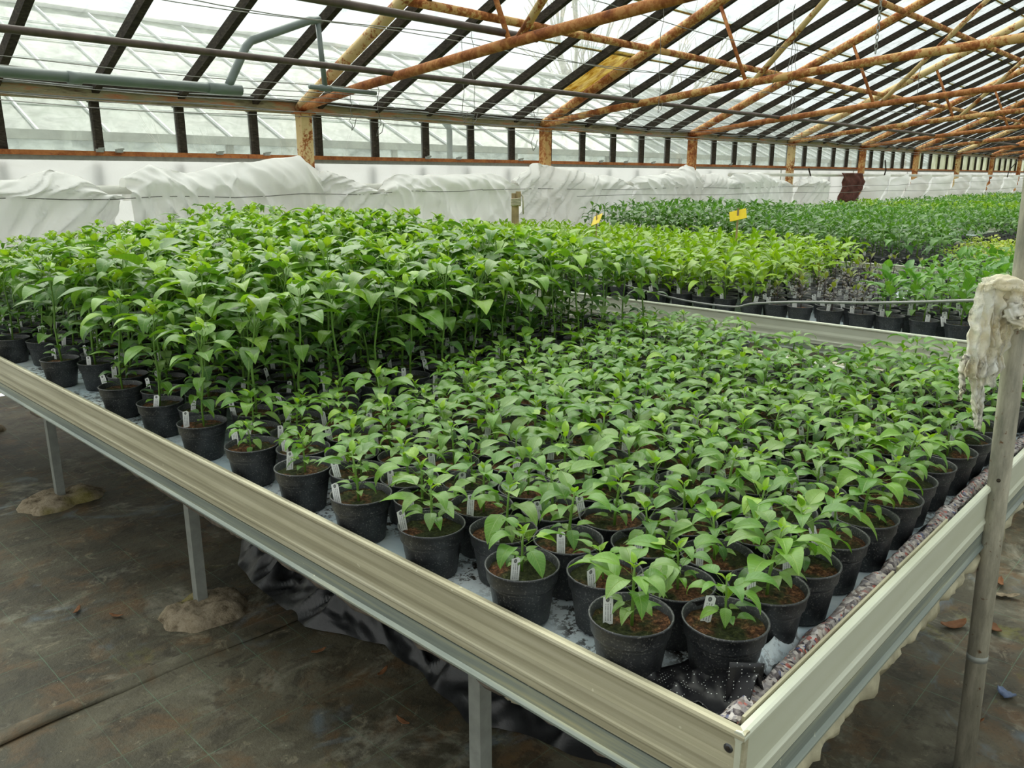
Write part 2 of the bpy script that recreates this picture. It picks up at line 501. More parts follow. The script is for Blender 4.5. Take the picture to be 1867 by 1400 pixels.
def mk_concrete():
    t = NT('rough_concrete'); v = t.wcoord(); n = t.noise(v, 22, 6, 0.7); n2 = t.noise(v, 5, 3)
    c = t.ramp(n, [(0.3, lin(70, 60, 46)), (0.5, lin(140, 128, 108)), (0.75, lin(172, 160, 140))])
    c = t.mix(t.math('MULTIPLY', t.ramp(n2, [(0.52, (0, 0, 0)), (0.66, (1, 1, 1))]), 0.6), c, lin(124, 118, 52))
    return t.done(t.bsdf(c, 0.95, 0, 0.2, t.bump(n, 0.8, 0.012)))
MAT['concrete'] = mk_concrete()


def mk_felt():
    t = NT('mixed_fibre_felt'); v = t.wcoord(); vo = t.n('ShaderNodeTexVoronoi'); vo.inputs['Scale'].default_value = 150
    nz = t.n('ShaderNodeTexNoise'); nz.inputs['Scale'].default_value = 20; t.l(v, nz.inputs['Vector'])
    vv = t.n('ShaderNodeVectorMath', operation='MULTIPLY_ADD'); t.l(nz.outputs['Color'], vv.inputs[0]); vv.inputs[1].default_value = (0.03, 0.03, 0.03); t.l(v, vv.inputs[2])
    t.l(vv.outputs[0], vo.inputs['Vector'])
    s3 = t.n('ShaderNodeSeparateXYZ'); t.l(vo.outputs['Color'], s3.inputs[0])
    c = t.ramp(s3.outputs[0], [(0.0, lin(60, 54, 60)), (0.22, lin(206, 200, 196)), (0.42, lin(150, 146, 148)), (0.62, lin(176, 84, 72)),
                               (0.68, lin(196, 188, 178)), (0.84, lin(70, 84, 128)), (0.88, lin(120, 104, 96)), (1.0, lin(214, 208, 206))], 'CONSTANT')
    n = t.noise(v, 90, 4)
    c = t.mix(t.ramp(n, [(0.35, (0, 0, 0)), (0.65, (0.8, 0.8, 0.8))]), c, lin(148, 142, 140))
    return t.done(t.bsdf(c, 1.0, 0, 0.1, t.bump(n, 0.9, 0.006)))
MAT['felt'] = mk_felt()
MAT['mat_grey'] = simple('grey_fibre_mat', lin(116, 108, 98), 0.95, 0, 0.3, 26, 0.8, 0.2)
MAT['mat_cream'] = simple('limed_mat_edge', lin(184, 178, 152), 0.9, 0, 0.22, 20, 0.8, 0.2)
MAT['black_film'] = simple('black_film', lin(44, 45, 47), 0.34, 0, 0.25, 22, 0.9, 0.6)
MAT['black_mesh'] = simple('black_ruffled_mesh', lin(32, 30, 34), 0.8, 0, 0.3, 90, 0.9, 0.3)


def mk_perf():
    t = NT('perforated_black_film'); v = t.wcoord(); vo = t.n('ShaderNodeTexVoronoi'); vo.inputs['Scale'].default_value = 185
    vo.inputs['Randomness'].default_value = 0.0; t.l(v, vo.inputs['Vector'])
    d = t.ramp(vo.outputs['Distance'], [(0.13, (1, 1, 1)), (0.18, (0, 0, 0))])
    c = t.mix(d, lin(30, 30, 33), lin(206, 210, 206))
    return t.done(t.bsdf(c, 0.4, 0, 0.5))
MAT['perf'] = mk_perf()
MAT['wood'] = simple('sawn_wood', lin(176, 152, 116), 0.85, 0, 0.2, 14, 0.3)
MAT['plastic_white'] = simple('white_plastic_pipe', lin(214, 214, 204), 0.5, 0, 0.06, 10)
MAT['out_roof'] = mk_glass('neighbour_roof_glass', 0.62, (0.9, 0.93, 0.93, 1), lin(150, 156, 154), 0.40, 0.65, (2, 2, 5), (0.74, 0.76, 0.76, 1))
MAT['out_bar'] = simple('neighbour_bars', lin(216, 218, 216), 0.7, 0, 0.1, 5)
MAT['gutter'] = simple('neighbour_gutter', lin(150, 154, 142), 0.7, 0, 0.15, 5)
MAT['bark'] = simple('pale_bark', lin(196, 192, 182), 0.9, 0, 0.2, 12)
MAT['ground'] = simple('outside_ground', lin(128, 138, 104), 0.95, 0, 0.3, 2.5)
MAT['leaf_litter'] = simple('dry_leaf', lin(124, 84, 54), 0.85, 0, 0.2, 40)
MAT['blue'] = simple('blue_plastic_scrap', lin(96, 112, 142), 0.6, 0, 0.2, 60)
MAT['screw'] = simple('screw_steel', lin(90, 92, 94), 0.4, 0.6, 0.1, 60)

rnd = random.Random(7)

# ================================================================ the setting
EAVE = CZ + 0.62            # underside of glass at the wall, Y = 6.1
WY = 6.1
SL = 0.455
RIDGE_Z = EAVE + SL * WY
X0, X1 = -3.0, 36.0


def roof_z(y):
    return EAVE + SL * (WY - abs(y))


def struct(name, mb, mat, parent=None, smooth=False):
    o = mb.build(name, mat, parent, smooth)
    if parent is None: o['kind'] = 'structure'
    return o


fl = MB()
def ffn(u, v):
    x = X0 - 2 + u * 12.0; y = -2.5 + v * 8.6
    z = 0.004 * mnoise.noise(Vector((x * 2.5, y * 2.5, 0)))
    z += 0.012 * math.exp(-((y - 2.205 - 0.01 * math.sin(x * 5)) / 0.012) ** 2)      # folded seam of the fabric
    if x < 1.0 or True:
        z += 0.006 * max(0, mnoise.noise(Vector((x * 1.3, y * 11, 3)))) * (1 if y > 2.25 else 0.2)
    return (x, y, z)
fl.grid(150, 240, ffn)
fl.add([(X0 - 2, -6.4, 0), (X1 + 1, -6.4, 0), (X1 + 1, -2.5, 0), (X0 - 2, -2.5, 0)], [(0, 1, 2, 3)])
fl.add([(7.0, -2.5, 0), (X1 + 1, -2.5, 0), (X1 + 1, 6.1, 0), (7.0, 6.1, 0)], [(0, 1, 2, 3)])
struct('floor', fl, MAT['floor'], None, True)
grd = MB(); grd.add([(-60, 6.3, -0.03), (120, 6.3, -0.03), (120, 90, -0.03), (-60, 90, -0.03)], [(0, 1, 2, 3)])
grd.add([(-60, -60, -0.03), (120, -60, -0.03), (120, -6.5, -0.03), (-60, -6.5, -0.03)], [(0, 1, 2, 3)])
g_o = struct('ground', grd, MAT['ground'])

# ---- ceiling: glazing bars and lapped panes, both slopes
ceil = link('ceiling', None); ceil['kind'] = 'structure'
MX = [3.435 + 0.5975 * m for m in range(-10, 55)]
barm = MB()
L = WY / math.cos(math.atan(SL))
slope = math.atan(SL)
barm.box((-0.024, 0, -0.075), (0.024, L + 0.12, -0.006))
bar_mesh = barm.mesh('glazing_bar', MAT['bar'])
for x in MX:
    link('glazing_bar', bar_mesh, ceil, (x, 0, RIDGE_Z), (-slope, 0, 0))
    link('glazing_bar', bar_mesh, ceil, (x, 0, RIDGE_Z), (-slope, 0, PI))
LAPS = [6.24] + [5.59 - 0.655 * i for i in range(9)]
rng = random.Random(11)
pl = 0.655 / math.cos(slope)
pm = MB(); pm.box((-0.293, -0.035, -0.002), (0.293, pl + 0.03, 0.002)); 
pane_meshes = {}
for k in ('glass', 'glass_amber', 'glass_dirty'):
    pane_meshes[k] = pm.mesh('pane', MAT[k])
edge_m = MB(); edge_m.box((-0.29, -0.014, -0.011), (0.29, 0.006, -0.003))
edge_meshes = [edge_m.mesh('pane_edge', simple('mossy_lap', lin(176, 150, 84), 0.9, 0, 0.5, 18))]
rest = MB(); rest_edge = MB(); cnt = 0
for side in (1, -1):
    for i, x in enumerate(MX[:-1]):
        for j in range(len(LAPS) - 1):
            yb = LAPS[j]
            if LAPS[j + 1] < -0.1: continue
            xm = x + 0.29875
            z = roof_z(yb) if yb <= WY else EAVE - SL * (yb - WY)
            near = side == 1 and cnt < 290 and xm < 23 and not (xm > 10 and yb < 2.0)
            k = 'glass'
            if side == 1 and abs(xm - 6.72) < 0.3 and j in (1,): k = 'glass_amber'
            elif rng.random() < 0.02: k = 'glass_dirty' if side == 1 and xm > 14 else 'glass'
            mt = Matrix.Translation((xm, yb * side, z)) @ Matrix.Rotation(0 if side == 1 else PI, 4, 'Z') @ Matrix.Rotation(PI, 4, 'Z') @ Matrix.Rotation(slope + 0.004, 4, 'X')
            if near:
                o = link('pane', pane_meshes[k], ceil); o.matrix_local = mt; cnt += 1
            else:
                rest.box((-0.293, -0.035, -0.002), (0.293, pl + 0.03, 0.002), mt)
            if side == 1:
                rest_edge.box((-0.29, -0.014, -0.012), (0.29, 0.004, -0.003), mt)
o = rest.build('pane', MAT['glass'], ceil); o['kind'] = 'stuff'
o = rest_edge.build('lap_dirt', edge_meshes[0].materials[0], ceil); o['kind'] = 'stuff'
rc = MB(); rc.beam((X0, 0, RIDGE_Z - 0.02), (X1, 0, RIDGE_Z - 0.02), 0.08, 0.12)
rc.build('ridge_board', MAT['bar'], ceil)

# ---- side walls
RAIL = CZ + 0.168
mull = MB(); mull.box((-0.026, -0.03, 0), (0.026, 0.03, EAVE - 0.1 - RAIL)); mull_mesh = mull.mesh('mullion', MAT['bar'])
lmull = MB(); lmull.box((-0.03, 0, 0), (0.03, 0.03, RAIL - 0.05)); lmull_mesh = lmull.mesh('lower_post', MAT['galv'])
wp = MB(); wp.box((-0.275, -0.002, 0), (0.275, 0.002, EAVE - 0.1 - RAIL)); wp_mesh = wp.mesh('pane', MAT['glass_wall'])
wp2 = wp.mesh('pane', MAT['glass_dirty'])
for name, sy in (('wall_left', 1), ('wall_right', -1)):
    w = link(name, None); w['kind'] = 'structure'
    for i, x in enumerate(MX):
        link('mullion', mull_mesh, w, (x, sy * (WY + 0.02), RAIL))
        link('lower_post', lmull_mesh, w, (x, sy * (WY + 0.09), 0))
        if i < len(MX) - 1:
            dirty = x > 20.0 or (x > 18.5 and rng.random() < 0.5)
            link('pane', wp2 if dirty else wp_mesh, w, (x + 0.299, sy * (WY + 0.03), RAIL))
    b = MB(); b.box((X0, sy * (WY - 0.02) - 0.02, EAVE - 0.115), (X1, sy * (WY - 0.02) + 0.05, EAVE - 0.025)); b.build('eave_board', MAT['board'], w)
    b = MB(); b.box((X0, sy * (WY) - 0.06, EAVE - 0.03), (X1, sy * WY + 0.03, EAVE - 0.008)); b.build('eave_sill', MAT['bar'], w)
    b = MB(); b.extrude([(sy * (WY - 0.03), RAIL - 0.024), (sy * (WY - 0.03), RAIL + 0.008), (sy * (WY + 0.03), RAIL + 0.008), (sy * (WY + 0.03), RAIL), (sy * (WY - 0.02), RAIL - 0.0), (sy * (WY - 0.02), RAIL - 0.024)], 'x', X0, X1)
    b.build('sill_rail', MAT['rail'], w)
    # bubble film sheets fixed under the rail
    for kx in range(-2, 12):
        xa = 3.827 + 3.004 * (kx - 1) + 0.02; xb = xa + 2.96
        if xa < X0: xa = X0
        if xb > X1: xb = X1
        if xb - xa < 0.3: continue
        def bf(u, v, xa=xa, xb=xb, sy=sy):
            x = xa + u * (xb - xa); z = 0.02 + v * (RAIL - 0.05)
            return (x, sy * (WY + 0.045 + 0.012 * mnoise.noise(Vector((x * 2.0, z * 2.5, 5)))), z)
        m = MB(); m.grid(24, 12, bf); m.build('insulating_film', MAT['bubble'], w, True)
    b = MB(); b.box((X0, sy * (WY + 0.028) - 0.004, RAIL - 0.055), (X1, sy * (WY + 0.028) + 0.006, RAIL - 0.02)); b.build('film_batten', MAT['galv'], w)
# end walls
for name, xx in (('wall_far', X1), ('wall_near', X0 - 0.02)):
    e = MB(); e.add([(xx, -WY, 0), (xx, WY, 0), (xx, WY, EAVE), (xx, 0, RIDGE_Z), (xx, -WY, EAVE)], [(0, 1, 2, 3, 4)])
    struct(name, e, MAT['bubble'])

# ================================================================ trusses
def ordw(n):
    ones = ['', 'first', 'second', 'third', 'fourth', 'fifth', 'sixth', 'seventh', 'eighth', 'ninth', 'tenth', 'eleventh', 'twelfth', 'thirteenth',
            'fourteenth', 'fifteenth', 'sixteenth', 'seventeenth', 'eighteenth', 'nineteenth']
    if n < 20: return ones[n]
    t, r = divmod(n, 10)
    base = {2: 'twenty', 3: 'thirty', 4: 'forty'}[t]
    return (base[:-1] + 'ieth') if r == 0 else base + '-' + ones[r]


def rzr(y):       # axis of the rafter tube
    return CZ + 0.545 + SL * (WY - abs(y))


for k in range(-2, 11):
    x = 3.827 + 3.004 * k
    vis = k + 1
    lab = ('rusty tubular roof truss standing on the %s orange wall post from the left' % ordw(vis)) if vis >= 1 else 'rusty tubular roof truss before the first wall post'
    if vis == 1: lab = 'rusty cream roof truss nearest on the left, beside the grey downpipe'
    if k == -1: lab = 'rusty tubular roof truss just left of the picture'
    if k == -2: lab = 'rusty tubular roof truss behind the camera'
    t = thing('roof_truss', lab, 'truss', (x, 0, 0))
    ma = MAT['rust2'] if k % 3 == 0 else MAT['rust']
    for sy in (1, -1):
        m = MB(); m.box((-0.05, sy * 6.0 - 0.045, 0), (0.05, sy * 6.0 + 0.045, CZ + 0.50)); m.build('column', ma, t)
        m = MB(); m.box((-0.075, sy * 6.0 - 0.07, CZ + 0.50), (0.075, sy * 6.0 + 0.07, CZ + 0.515)); m.build('cap_plate', MAT['rust3'], t)
        m = MB(); m.tube([(0, sy * 6.05, rzr(6.05) - 0.02), (0, 0, rzr(0))], 0.045 if k < 3 else 0.05, 12); m.build('rafter', ma, t, True)
        ch = [(0, sy * 6.03, CZ + 0.55), (0, sy * 5.2, CZ + 0.655), (0, sy * 3.65, CZ + 0.80), (0, sy * 2.4, CZ + 0.895), (0, sy * 1.2, CZ + 0.965), (0, 0, CZ + 1.0)]
        m = MB(); m.tube(ch, 0.034, 12); m.build('lower_chord', MAT['rust3'] if k % 2 == 0 else MAT['rust'], t, True)
        m = MB(); m.tube([(0, sy * 3.66, CZ + 0.80), (0, sy * 3.98, rzr(3.98))], 0.017, 8); m.build('strut', MAT['rust3'], t, True)
        m = MB(); m.tube([(0, sy * 3.60, CZ + 0.80), (0, sy * 1.95, rzr(1.95))], 0.026, 8); m.build('strut', MAT['rust2'], t, True)
    m = MB(); m.tube([(0, 0, CZ + 1.0), (0, 0, rzr(0))], 0.02, 8); m.build('king_post', MAT['rust3'], t, True)

# purlins
for y, off, lab in ((4.66, 0.03, 'long rusty purlin tube under the glass, lower of the two'), (3.42, 0.03, 'long rusty purlin tube under the glass, higher of the two')):
    m = MB(); z = roof_z(y) - 0.10
    x = 3.8 if y > 4 else X0
    n = 14
    m.tube([(x + (X1 - x) * i / n, y, z) for i in range(n + 1)], 0.032, 10)
    tag(m.build('purlin', MAT['rust'], None, True), lab, 'beam', 'purlins')

# heating pipes running the length
def pipe(name, y, zr, xa, xb, r, mat, label, cat='pipe', group=None, sag=0.0):
    m = MB(); n = max(2, int(abs(xb - xa) / 1.5))
    m.tube([(xa + (xb - xa) * i / n, y, CZ + zr + sag * abs(math.sin(PI * ((xa + (xb - xa) * i / n) - 0.823) / 3.004))) for i in range(n + 1)], r, 12)
    return tag(m.build(name, mat, None, True), label, cat, group)
pipe('heating_pipe', 4.79, 0.715, X0, X1, 0.021, MAT['pipe'], 'long dark brown pipe running over the chords nearest the wall')
p_ = pipe('heating_pipe', 3.7, 0.86, X0, 4.12, 0.023, MAT['pipe'], 'dark brown pipe with open end beside the first truss strut')
p_ = pipe('heating_pipe', 2.4, 0.95, X0, 3.95, 0.026, MAT['pipe'], 'dark pipe end poking past the first truss at top')

# grey plastic drain pipes with bends
t = thing('drain_pipe', 'grey plastic pipe along the eave rising in bends to the roof', 'pipe', (0, 0, 0))
GY = 5.0
m = MB(); m.tube([(X0, GY, CZ + 0.525), (2.66, GY, CZ + 0.537)], 0.030, 14); m.build('horizontal_pipe', MAT['pvc'], t, True)
m = MB(); m.tube([(1.71, GY, CZ + 0.532), (1.78, GY, CZ + 0.532)], 0.035, 14); m.build('socket', MAT['pvc'], t, True)
m = MB(); m.tube([(2.52, GY, CZ + 0.536), (2.74, GY, CZ + 0.538)], 0.035, 14); m.build('socket', MAT['pvc'], t, True)
m = MB(); m.tube([(2.655, GY, CZ + 0.55), (2.68, GY, CZ + 0.60), (2.795, GY, CZ + 0.80), (2.84, GY, CZ + 0.845), (3.28, GY, CZ + 1.02), (3.36, GY, CZ + 1.03)], 0.027, 12); m.build('rising_pipe', MAT['pvc'], t, True)
m = MB(); m.tube([(3.345, GY, CZ + 1.03), (3.375, GY, CZ + 0.615)], 0.018, 10); m.build('down_pipe', MAT['pvc'], t, True)
m = MB(); m.tube([(3.25, GY, CZ + 0.598), (3.81, GY, CZ + 0.594)], 0.016, 10); m.build('tee_pipe', MAT['pvc'], t, True)
m = MB(); m.tube([(3.33, GY, CZ + 0.598), (3.42, GY, CZ + 0.597)], 0.022, 10); m.build('tee_joint', MAT['pvc'], t, True)
# pipe outside the wall by the second post
m = MB(); m.tube([(5.75, 6.35, CZ - 0.3), (5.75, 6.35, CZ + 0.47), (5.69, 6.35, CZ + 0.56)], [0.03, 0.03, 0.05], 12)
tag(m.build('downpipe', MAT['pvc'], None, True), 'pale grey downpipe outside the glass left of the second post', 'pipe')

# ---- thin wires along the house
wl = [(5.2, 0.80, 0.02), (5.2, 0.60, 0.03), (5.5, 0.585, 0.02), (5.6, 0.56, 0.03), (4.4, 0.92, 0.03), (3.2, 1.02, 0.04), (5.85, 0.50, 0.012), (5.9, 0.47, 0.02), (5.3, 0.66, 0.03), (4.0, 0.86, 0.04)]
names = ['highest by the drain pipe', 'just under the drain pipe', 'sagging above the eave board', 'lowest above the eave board', 'between the two dark pipes',
         'high in the roof', 'across the top of the wall panes', 'across the wall panes, lowest', 'crossing behind the drain bends', 'beside the broken-off dark pipe']
for (y, zr, sg), nm in zip(wl, names):
    m = MB(); pts = []
    for i in range(0, 131):
        x = X0 + (X1 - X0) * i / 130
        pts.append((x, y + 0.02 * math.sin(x * 0.9 + y * 7), CZ + zr - sg * (1 - abs(math.cos(PI * (x - 0.823) / 3.004 / 1)) ** 2) + 0.006 * math.sin(x * 2.3 + y * 3)))
    m.tube(pts, 0.0028, 4, False)
    tag(m.build('wire', MAT['wire'], None), 'thin grey wire strung along the house, ' + nm, 'wire', 'wires strung along the house')
# bundle of cables on the eave board
for i, (dz, dy) in enumerate(((0.0, 0), (0.012, 0.01), (-0.06, 0.012))):
    m = MB(); m.tube([(X0 + 0.3 * j, WY - 0.06 - dy, EAVE - 0.04 + dz + 0.010 * math.sin(j * 0.9 + i) + 0.006 * math.sin(j * 0.37 + i)) for j in range(131)], 0.005, 5, False)
    tag(m.build('cable', MAT['cable'], None, True), ('upper', 'middle', 'lower')[i] + ' pale cable clipped along the mossy eave board', 'cable', 'cables on the eave board')
# horizontal wires across benches, low
for (xa, ya, za, xb, yb, zb, sg, lab) in ((-3, 5.75, -0.02, 5.6, 5.72, -0.12, 0.06, 'thin dark wire in front of the white fleece at left'),
                                         (5.6, 5.72, -0.12, 30, 5.72, 0.0, 0.08, 'thin dark wire in front of the fleece beyond the wooden stake'),
                                         (6.9, 5.6, -0.20, 34, 3.4, -0.16, 0.05, 'thin pale wire above the far pepper plants')):
    m = MB(); m.tube([(xa + (xb - xa) * j / 30, ya + (yb - ya) * j / 30, CZ + za + (zb - za) * j / 30 - sg * math.sin(PI * j / 30) + 0.01 * math.sin(j * 1.7)) for j in range(31)], 0.003, 4, False)
    tag(m.build('wire', MAT['wire'], None), lab, 'wire')

# ---- hanging strings and wires
hs = [(3.83, 5.35, 0.64, 0.35), (3.9, 5.1, 0.67, 0.30), (4.632, 4.95, 0.9, 0.42), (4.6, 4.8, 0.9, 0.40), (5.3, 4.79, 0.72, 0.22), (6.83, 4.9, 0.9, 0.55), (6.3, 4.2, 1.1, 0.55),
      (6.83, 3.4, 1.4, 0.75), (6.9, 3.3, 1.4, 0.72), (8.2, 3.9, 1.3, 0.7), (8.9, 4.2, 1.2, 0.65), (9.84, 4.6, 0.9, 0.5), (9.84, 3.2, 1.3, 0.7)]
for i, (x, y, z1, z0) in enumerate(hs):
    m = MB(); r = random.Random(i)
    pts = []
    for j in range(9):
        f = j / 8
        if abs(((x - 3.827) / 3.004) % 1) > 0.1 and z1 > 0.8: z1 = roof_z(y) - CZ - 0.07
        pts.append((x + 0.02 * r.uniform(-1, 1) * (f > 0), y + 0.02 * r.uniform(-1, 1) * (f > 0), CZ + z1 + (z0 - z1) * f))
    m.tube(pts, 0.003, 4, False); m.tube([pts[-1], (x + 0.03, y, CZ + z0 + 0.03), (x + 0.05, y, CZ + z0 + 0.09)], 0.003, 4, False)
    tag(m.build('hanging_wire', MAT['wire'], None), 'thin crooked wire hanging from the roof frame, %s from the left' % ordw(i + 1), 'wire', 'loose wires hanging from the roof')
# chain by the second truss
t = thing('hanging_chain', 'steel link chain hanging at the second truss, upper right', 'chain', (6.80, 2.56, 0))
lm = MB(); pts = []
for j in range(13):
    a = 2 * PI * j / 12
    pts.append((0.011 * math.cos(a), 0, 0.021 * math.sin(a)))
lm.tube(pts, 0.0035, 5, False); link_mesh = lm.mesh('chain_link', MAT['galv'], True)
for j in range(20):
    link('chain_link', link_mesh, t, (0, 0, CZ + 0.95 + j * 0.034), (0, 0, (j % 2) * PI / 2))

# ================================================================ neighbouring greenhouse
NY = 9.0
nb = thing('greenhouse', 'neighbouring white glass greenhouse seen through the wall panes', 'greenhouse', (0, NY, 0))
gz = CZ + 0.43; nslope = 0.47; NW = 3.9
npm = MB(); npm.box((-0.33, 0, -0.003), (0.33, NW / math.cos(math.atan(nslope)) , 0.003)); np_mesh = npm.mesh('roof_pane', MAT['out_roof'])
nbb = MB(); nbb.box((-0.009, 0, -0.012), (0.009, NW / math.cos(math.atan(nslope)), 0.02)); nb_mesh = nbb.mesh('roof_bar', MAT['out_bar'])
ang = math.atan(nslope)
for i in range(60):
    x = -2 + i * 0.68
    link('roof_pane', np_mesh, nb, (x + 0.34, 0.05, gz), (ang, 0, 0))
    link('roof_bar', nb_mesh, nb, (x, 0.05, gz + 0.01), (ang, 0, 0))
for j in range(1, 6):
    m = MB(); yy = 0.05 + NW * j / 6; m.box((-3, yy - 0.007, gz + nslope * (yy - .05) + 0.01), (40, yy + 0.007, gz + nslope * (yy - .05) + 0.02)); m.build('lap_strip', MAT['out_bar'], nb)
m = MB(); m.box((-3, -0.06, gz - 0.07), (40, 0.06, gz + 0.02)); m.build('gutter', MAT['gutter'], nb)
m = MB(); m.box((-3, 0.02, 0), (40, 0.05, gz - 0.05)); m.build('side_wall', MAT['out_roof'], nb)
for i in range(18):
    m = MB(); m.box((-2.5 + i * 2.4, -0.01, 0), (-2.42 + i * 2.4, 0.04, gz - 0.05)); m.build('wall_post', MAT['gutter'], nb)
rgm = MB()
def rid(u, v):
    x = -3 + 43 * u; a = v * PI
    r = 0.07 + 0.02 * mnoise.noise(Vector((x * 3, v * 2, 1)))
    return (x, NW + 0.06 - r * math.cos(a), gz + nslope * NW + r * math.sin(a))
rgm.grid(300, 4, rid); rgm.build('ridge_cap', MAT['gutter'], nb, True)

# bare shrubs and trees between and behind
def twig_tree(name, label, x, y, h, n, seed, mat, r0=0.02, spread=0.35, group=None):
    r = random.Random(seed); m = MB()
    def br(p, d, ln, rad, dep):
        q = p + d * ln
        mid = p + d * ln * 0.5 + Vector((r.uniform(-1, 1), r.uniform(-1, 1), 0)) * ln * 0.06
        m.tube([p, mid, q], [rad, rad * 0.8, rad * 0.6], 5, False)
        if dep > 0:
            for _ in range(3 if dep > 1 else 4):
                dd = (d + Vector((r.uniform(-1, 1), r.uniform(-1, 1), r.uniform(-0.3, 0.7))) * spread * 1.7).normalized()
                br(p + d * ln * r.uniform(0.45, 1.0), dd, ln * r.uniform(0.5, 0.75), rad * 0.5, dep - 1)
    for _ in range(n):
        br(Vector((r.uniform(-.1, .1), r.uniform(-.1, .1), 0)), Vector((r.uniform(-1, 1) * spread, r.uniform(-1, 1) * spread, 1)).normalized(), h * 0.5, r0, 3)
    o = m.build(name, mat, None); o.location = (x, y, 0); return tag(o, label, 'tree' if h > 4 else 'shrub', group)
twig_tree('bare_shrub', 'bare leafless shrub outside the panes left of first post', 3.75, 7.3, 1.9, 4, 3, MAT['bark'], 0.008)
twig_tree('bare_shrub', 'bare leafless shrub outside just right of first post', 5.1, 7.2, 1.7, 3, 5, MAT['bark'], 0.007)
twig_tree('bare_shrub', 'small bare shrub outside beside the second post', 6.55, 7.4, 1.7, 3, 8, MAT['bark'], 0.007)
twig_tree('bare_tree', 'leafless tree behind the neighbouring greenhouse, seen through roof', 21.5, 18.0, 9.8, 3, 21, MAT['bark'], 0.13, 0.42)
twig_tree('bare_tree', 'smaller leafless tree seen through the roof, right of first', 26.5, 19.5, 9.0, 3, 23, MAT['bark'], 0.11, 0.42)

# ================================================================ white pipe and fleece bundles on the wall
pipe('support_pipe', 5.9, -0.085, X0, 10.6, 0.03, MAT['plastic_white'], 'white plastic pipe carrying fleece along the wall, near length')
pipe('support_pipe', 5.9, 0.035, 10.7, 35, 0.025, MAT['plastic_white'], 'white plastic pipe carrying fleece along the wall, far length')


def bundle(pts, seed, label, zbot=-0.62, py=5.9, bulge=0.11, tail=True):
    """fleece gathered over the wall pipe; pts = profile of its top edge (x, height)"""
    xs = [p[0] for p in pts]; zs = [p[1] for p in pts]
    m = MB(); xa, xb = xs[0], xs[-1]; n = max(40, int((xb - xa) * 60)); NV = 48
    def top(x):
        return float(np.interp(x, xs, zs))
    def fn(u, v):
        x = xa + (xb - xa) * u
        endf = min(1.0, min(u, 1 - u) * 7 + 0.25)
        zt = top(x); r = bulge * (0.7 + 0.5 * mnoise.noise(Vector((x * 1.3, seed, 0)))) * endf
        zt -= (1 - endf) * 0.06
        # v: 0 back bottom -> 0.25 top -> 0.55 front belly -> 1 hem
        if v < 0.25:
            a = v / 0.25; z = -0.16 + (zt + 0.16) * math.sin(a * PI / 2); y = py + 0.05 * (1 - a) + 0.02
        elif v < 0.6:
            a = (v - 0.25) / 0.35; z = zt - (zt + 0.14) * a ** 1.25; y = py + 0.02 - (r + 0.05) * math.sin(a * PI * 0.72)
        else:
            a = (v - 0.6) / 0.4; z = -0.14 + (zbot + 0.14) * a; y = py + 0.02 - (r + 0.05) * 0.77 * (1 - 0.55 * a)
        sh = x * 2.2 + v * (1.8 if (seed % 2) else -1.5)
        rid1 = 1 - abs(mnoise.noise(Vector((sh * 2.4, v * 2.2, seed * 3.1)))) * 2
        rid2 = 1 - abs(mnoise.noise(Vector((x * 9 + v * 3, v * 5, seed * 1.7)))) * 2
        rid3 = 1 - abs(mnoise.noise(Vector((sh * 5.5 + v * 4, v * 3.0 + x * 2, seed * 2.3)))) * 2
        k = 0.075 * rid1 + 0.030 * rid2 + 0.045 * rid3
        gather = 0.5 + 0.5 * math.cos(x * 2.1 + seed)
        y -= k * (0.5 + v) * (0.6 + 0.5 * gather)
        z += 0.03 * mnoise.noise(Vector((x * 4, v * 6, seed))) * (1 if 0.1 < v < 0.9 else 0)
        x += 0.05 * mnoise.noise(Vector((x * 3, v * 4, seed + 9.0)))
        return (x, min(y, 6.04), CZ + z)
    m.grid(n, NV, fn)
    return tag(m.build('fleece_bundle', MAT['fleece'], None, True), label, 'fleece', 'white fleece bundles on the wall')


bundle([(-1.6, -0.02), (0.2, 0.03), (1.36, 0.0), (1.62, -0.02), (1.84, 0.05), (2.01, 0.02), (2.21, -0.10)], 1, 'white fleece gathered over the pipe at far left')
bundle([(2.28, 0.03), (2.47, 0.08), (2.73, 0.03), (2.98, 0.07), (3.35, 0.13), (3.69, 0.175), (3.84, 0.10)], 2, 'big white fleece bundle rising to the first rusty post')
bundle([(3.81, 0.06), (3.94, 0.05), (4.16, -0.03), (4.46, -0.12)], 3, 'short white fleece tuft tapering right of first post', bulge=0.07)
bundle([(4.45, -0.05), (4.63, 0.02), (5.15, 0.03), (5.65, 0.03), (5.88, 0.03), (6.2, -0.06)], 4, 'long white fleece roll between first and second posts')
bundle([(6.18, 0.02), (6.5, 0.14), (6.9, 0.11), (7.48, 0.04), (8.01, -0.01), (8.23, -0.05)], 5, 'white fleece heap swelling at the second rusty post')
bundle([(8.23, -0.01), (8.58, 0.02), (9.07, 0.05), (9.51, 0.15), (9.8, 0.03)], 6, 'white fleece roll peaking at the third rusty post')
bundle([(9.81, -0.02), (10.16, 0.05), (10.78, -0.05)], 7, 'small white fleece tuft right of the third post')
bundle([(10.61, 0.03), (11.43, 0.07), (12.56, -0.08)], 8, 'white fleece roll left of the fourth rusty post')
bundle([(12.75, -0.08), (13.35, 0.02), (13.85, -0.06)], 9, 'small white fleece tuft between fourth post and brown rag')
fx = 15.6
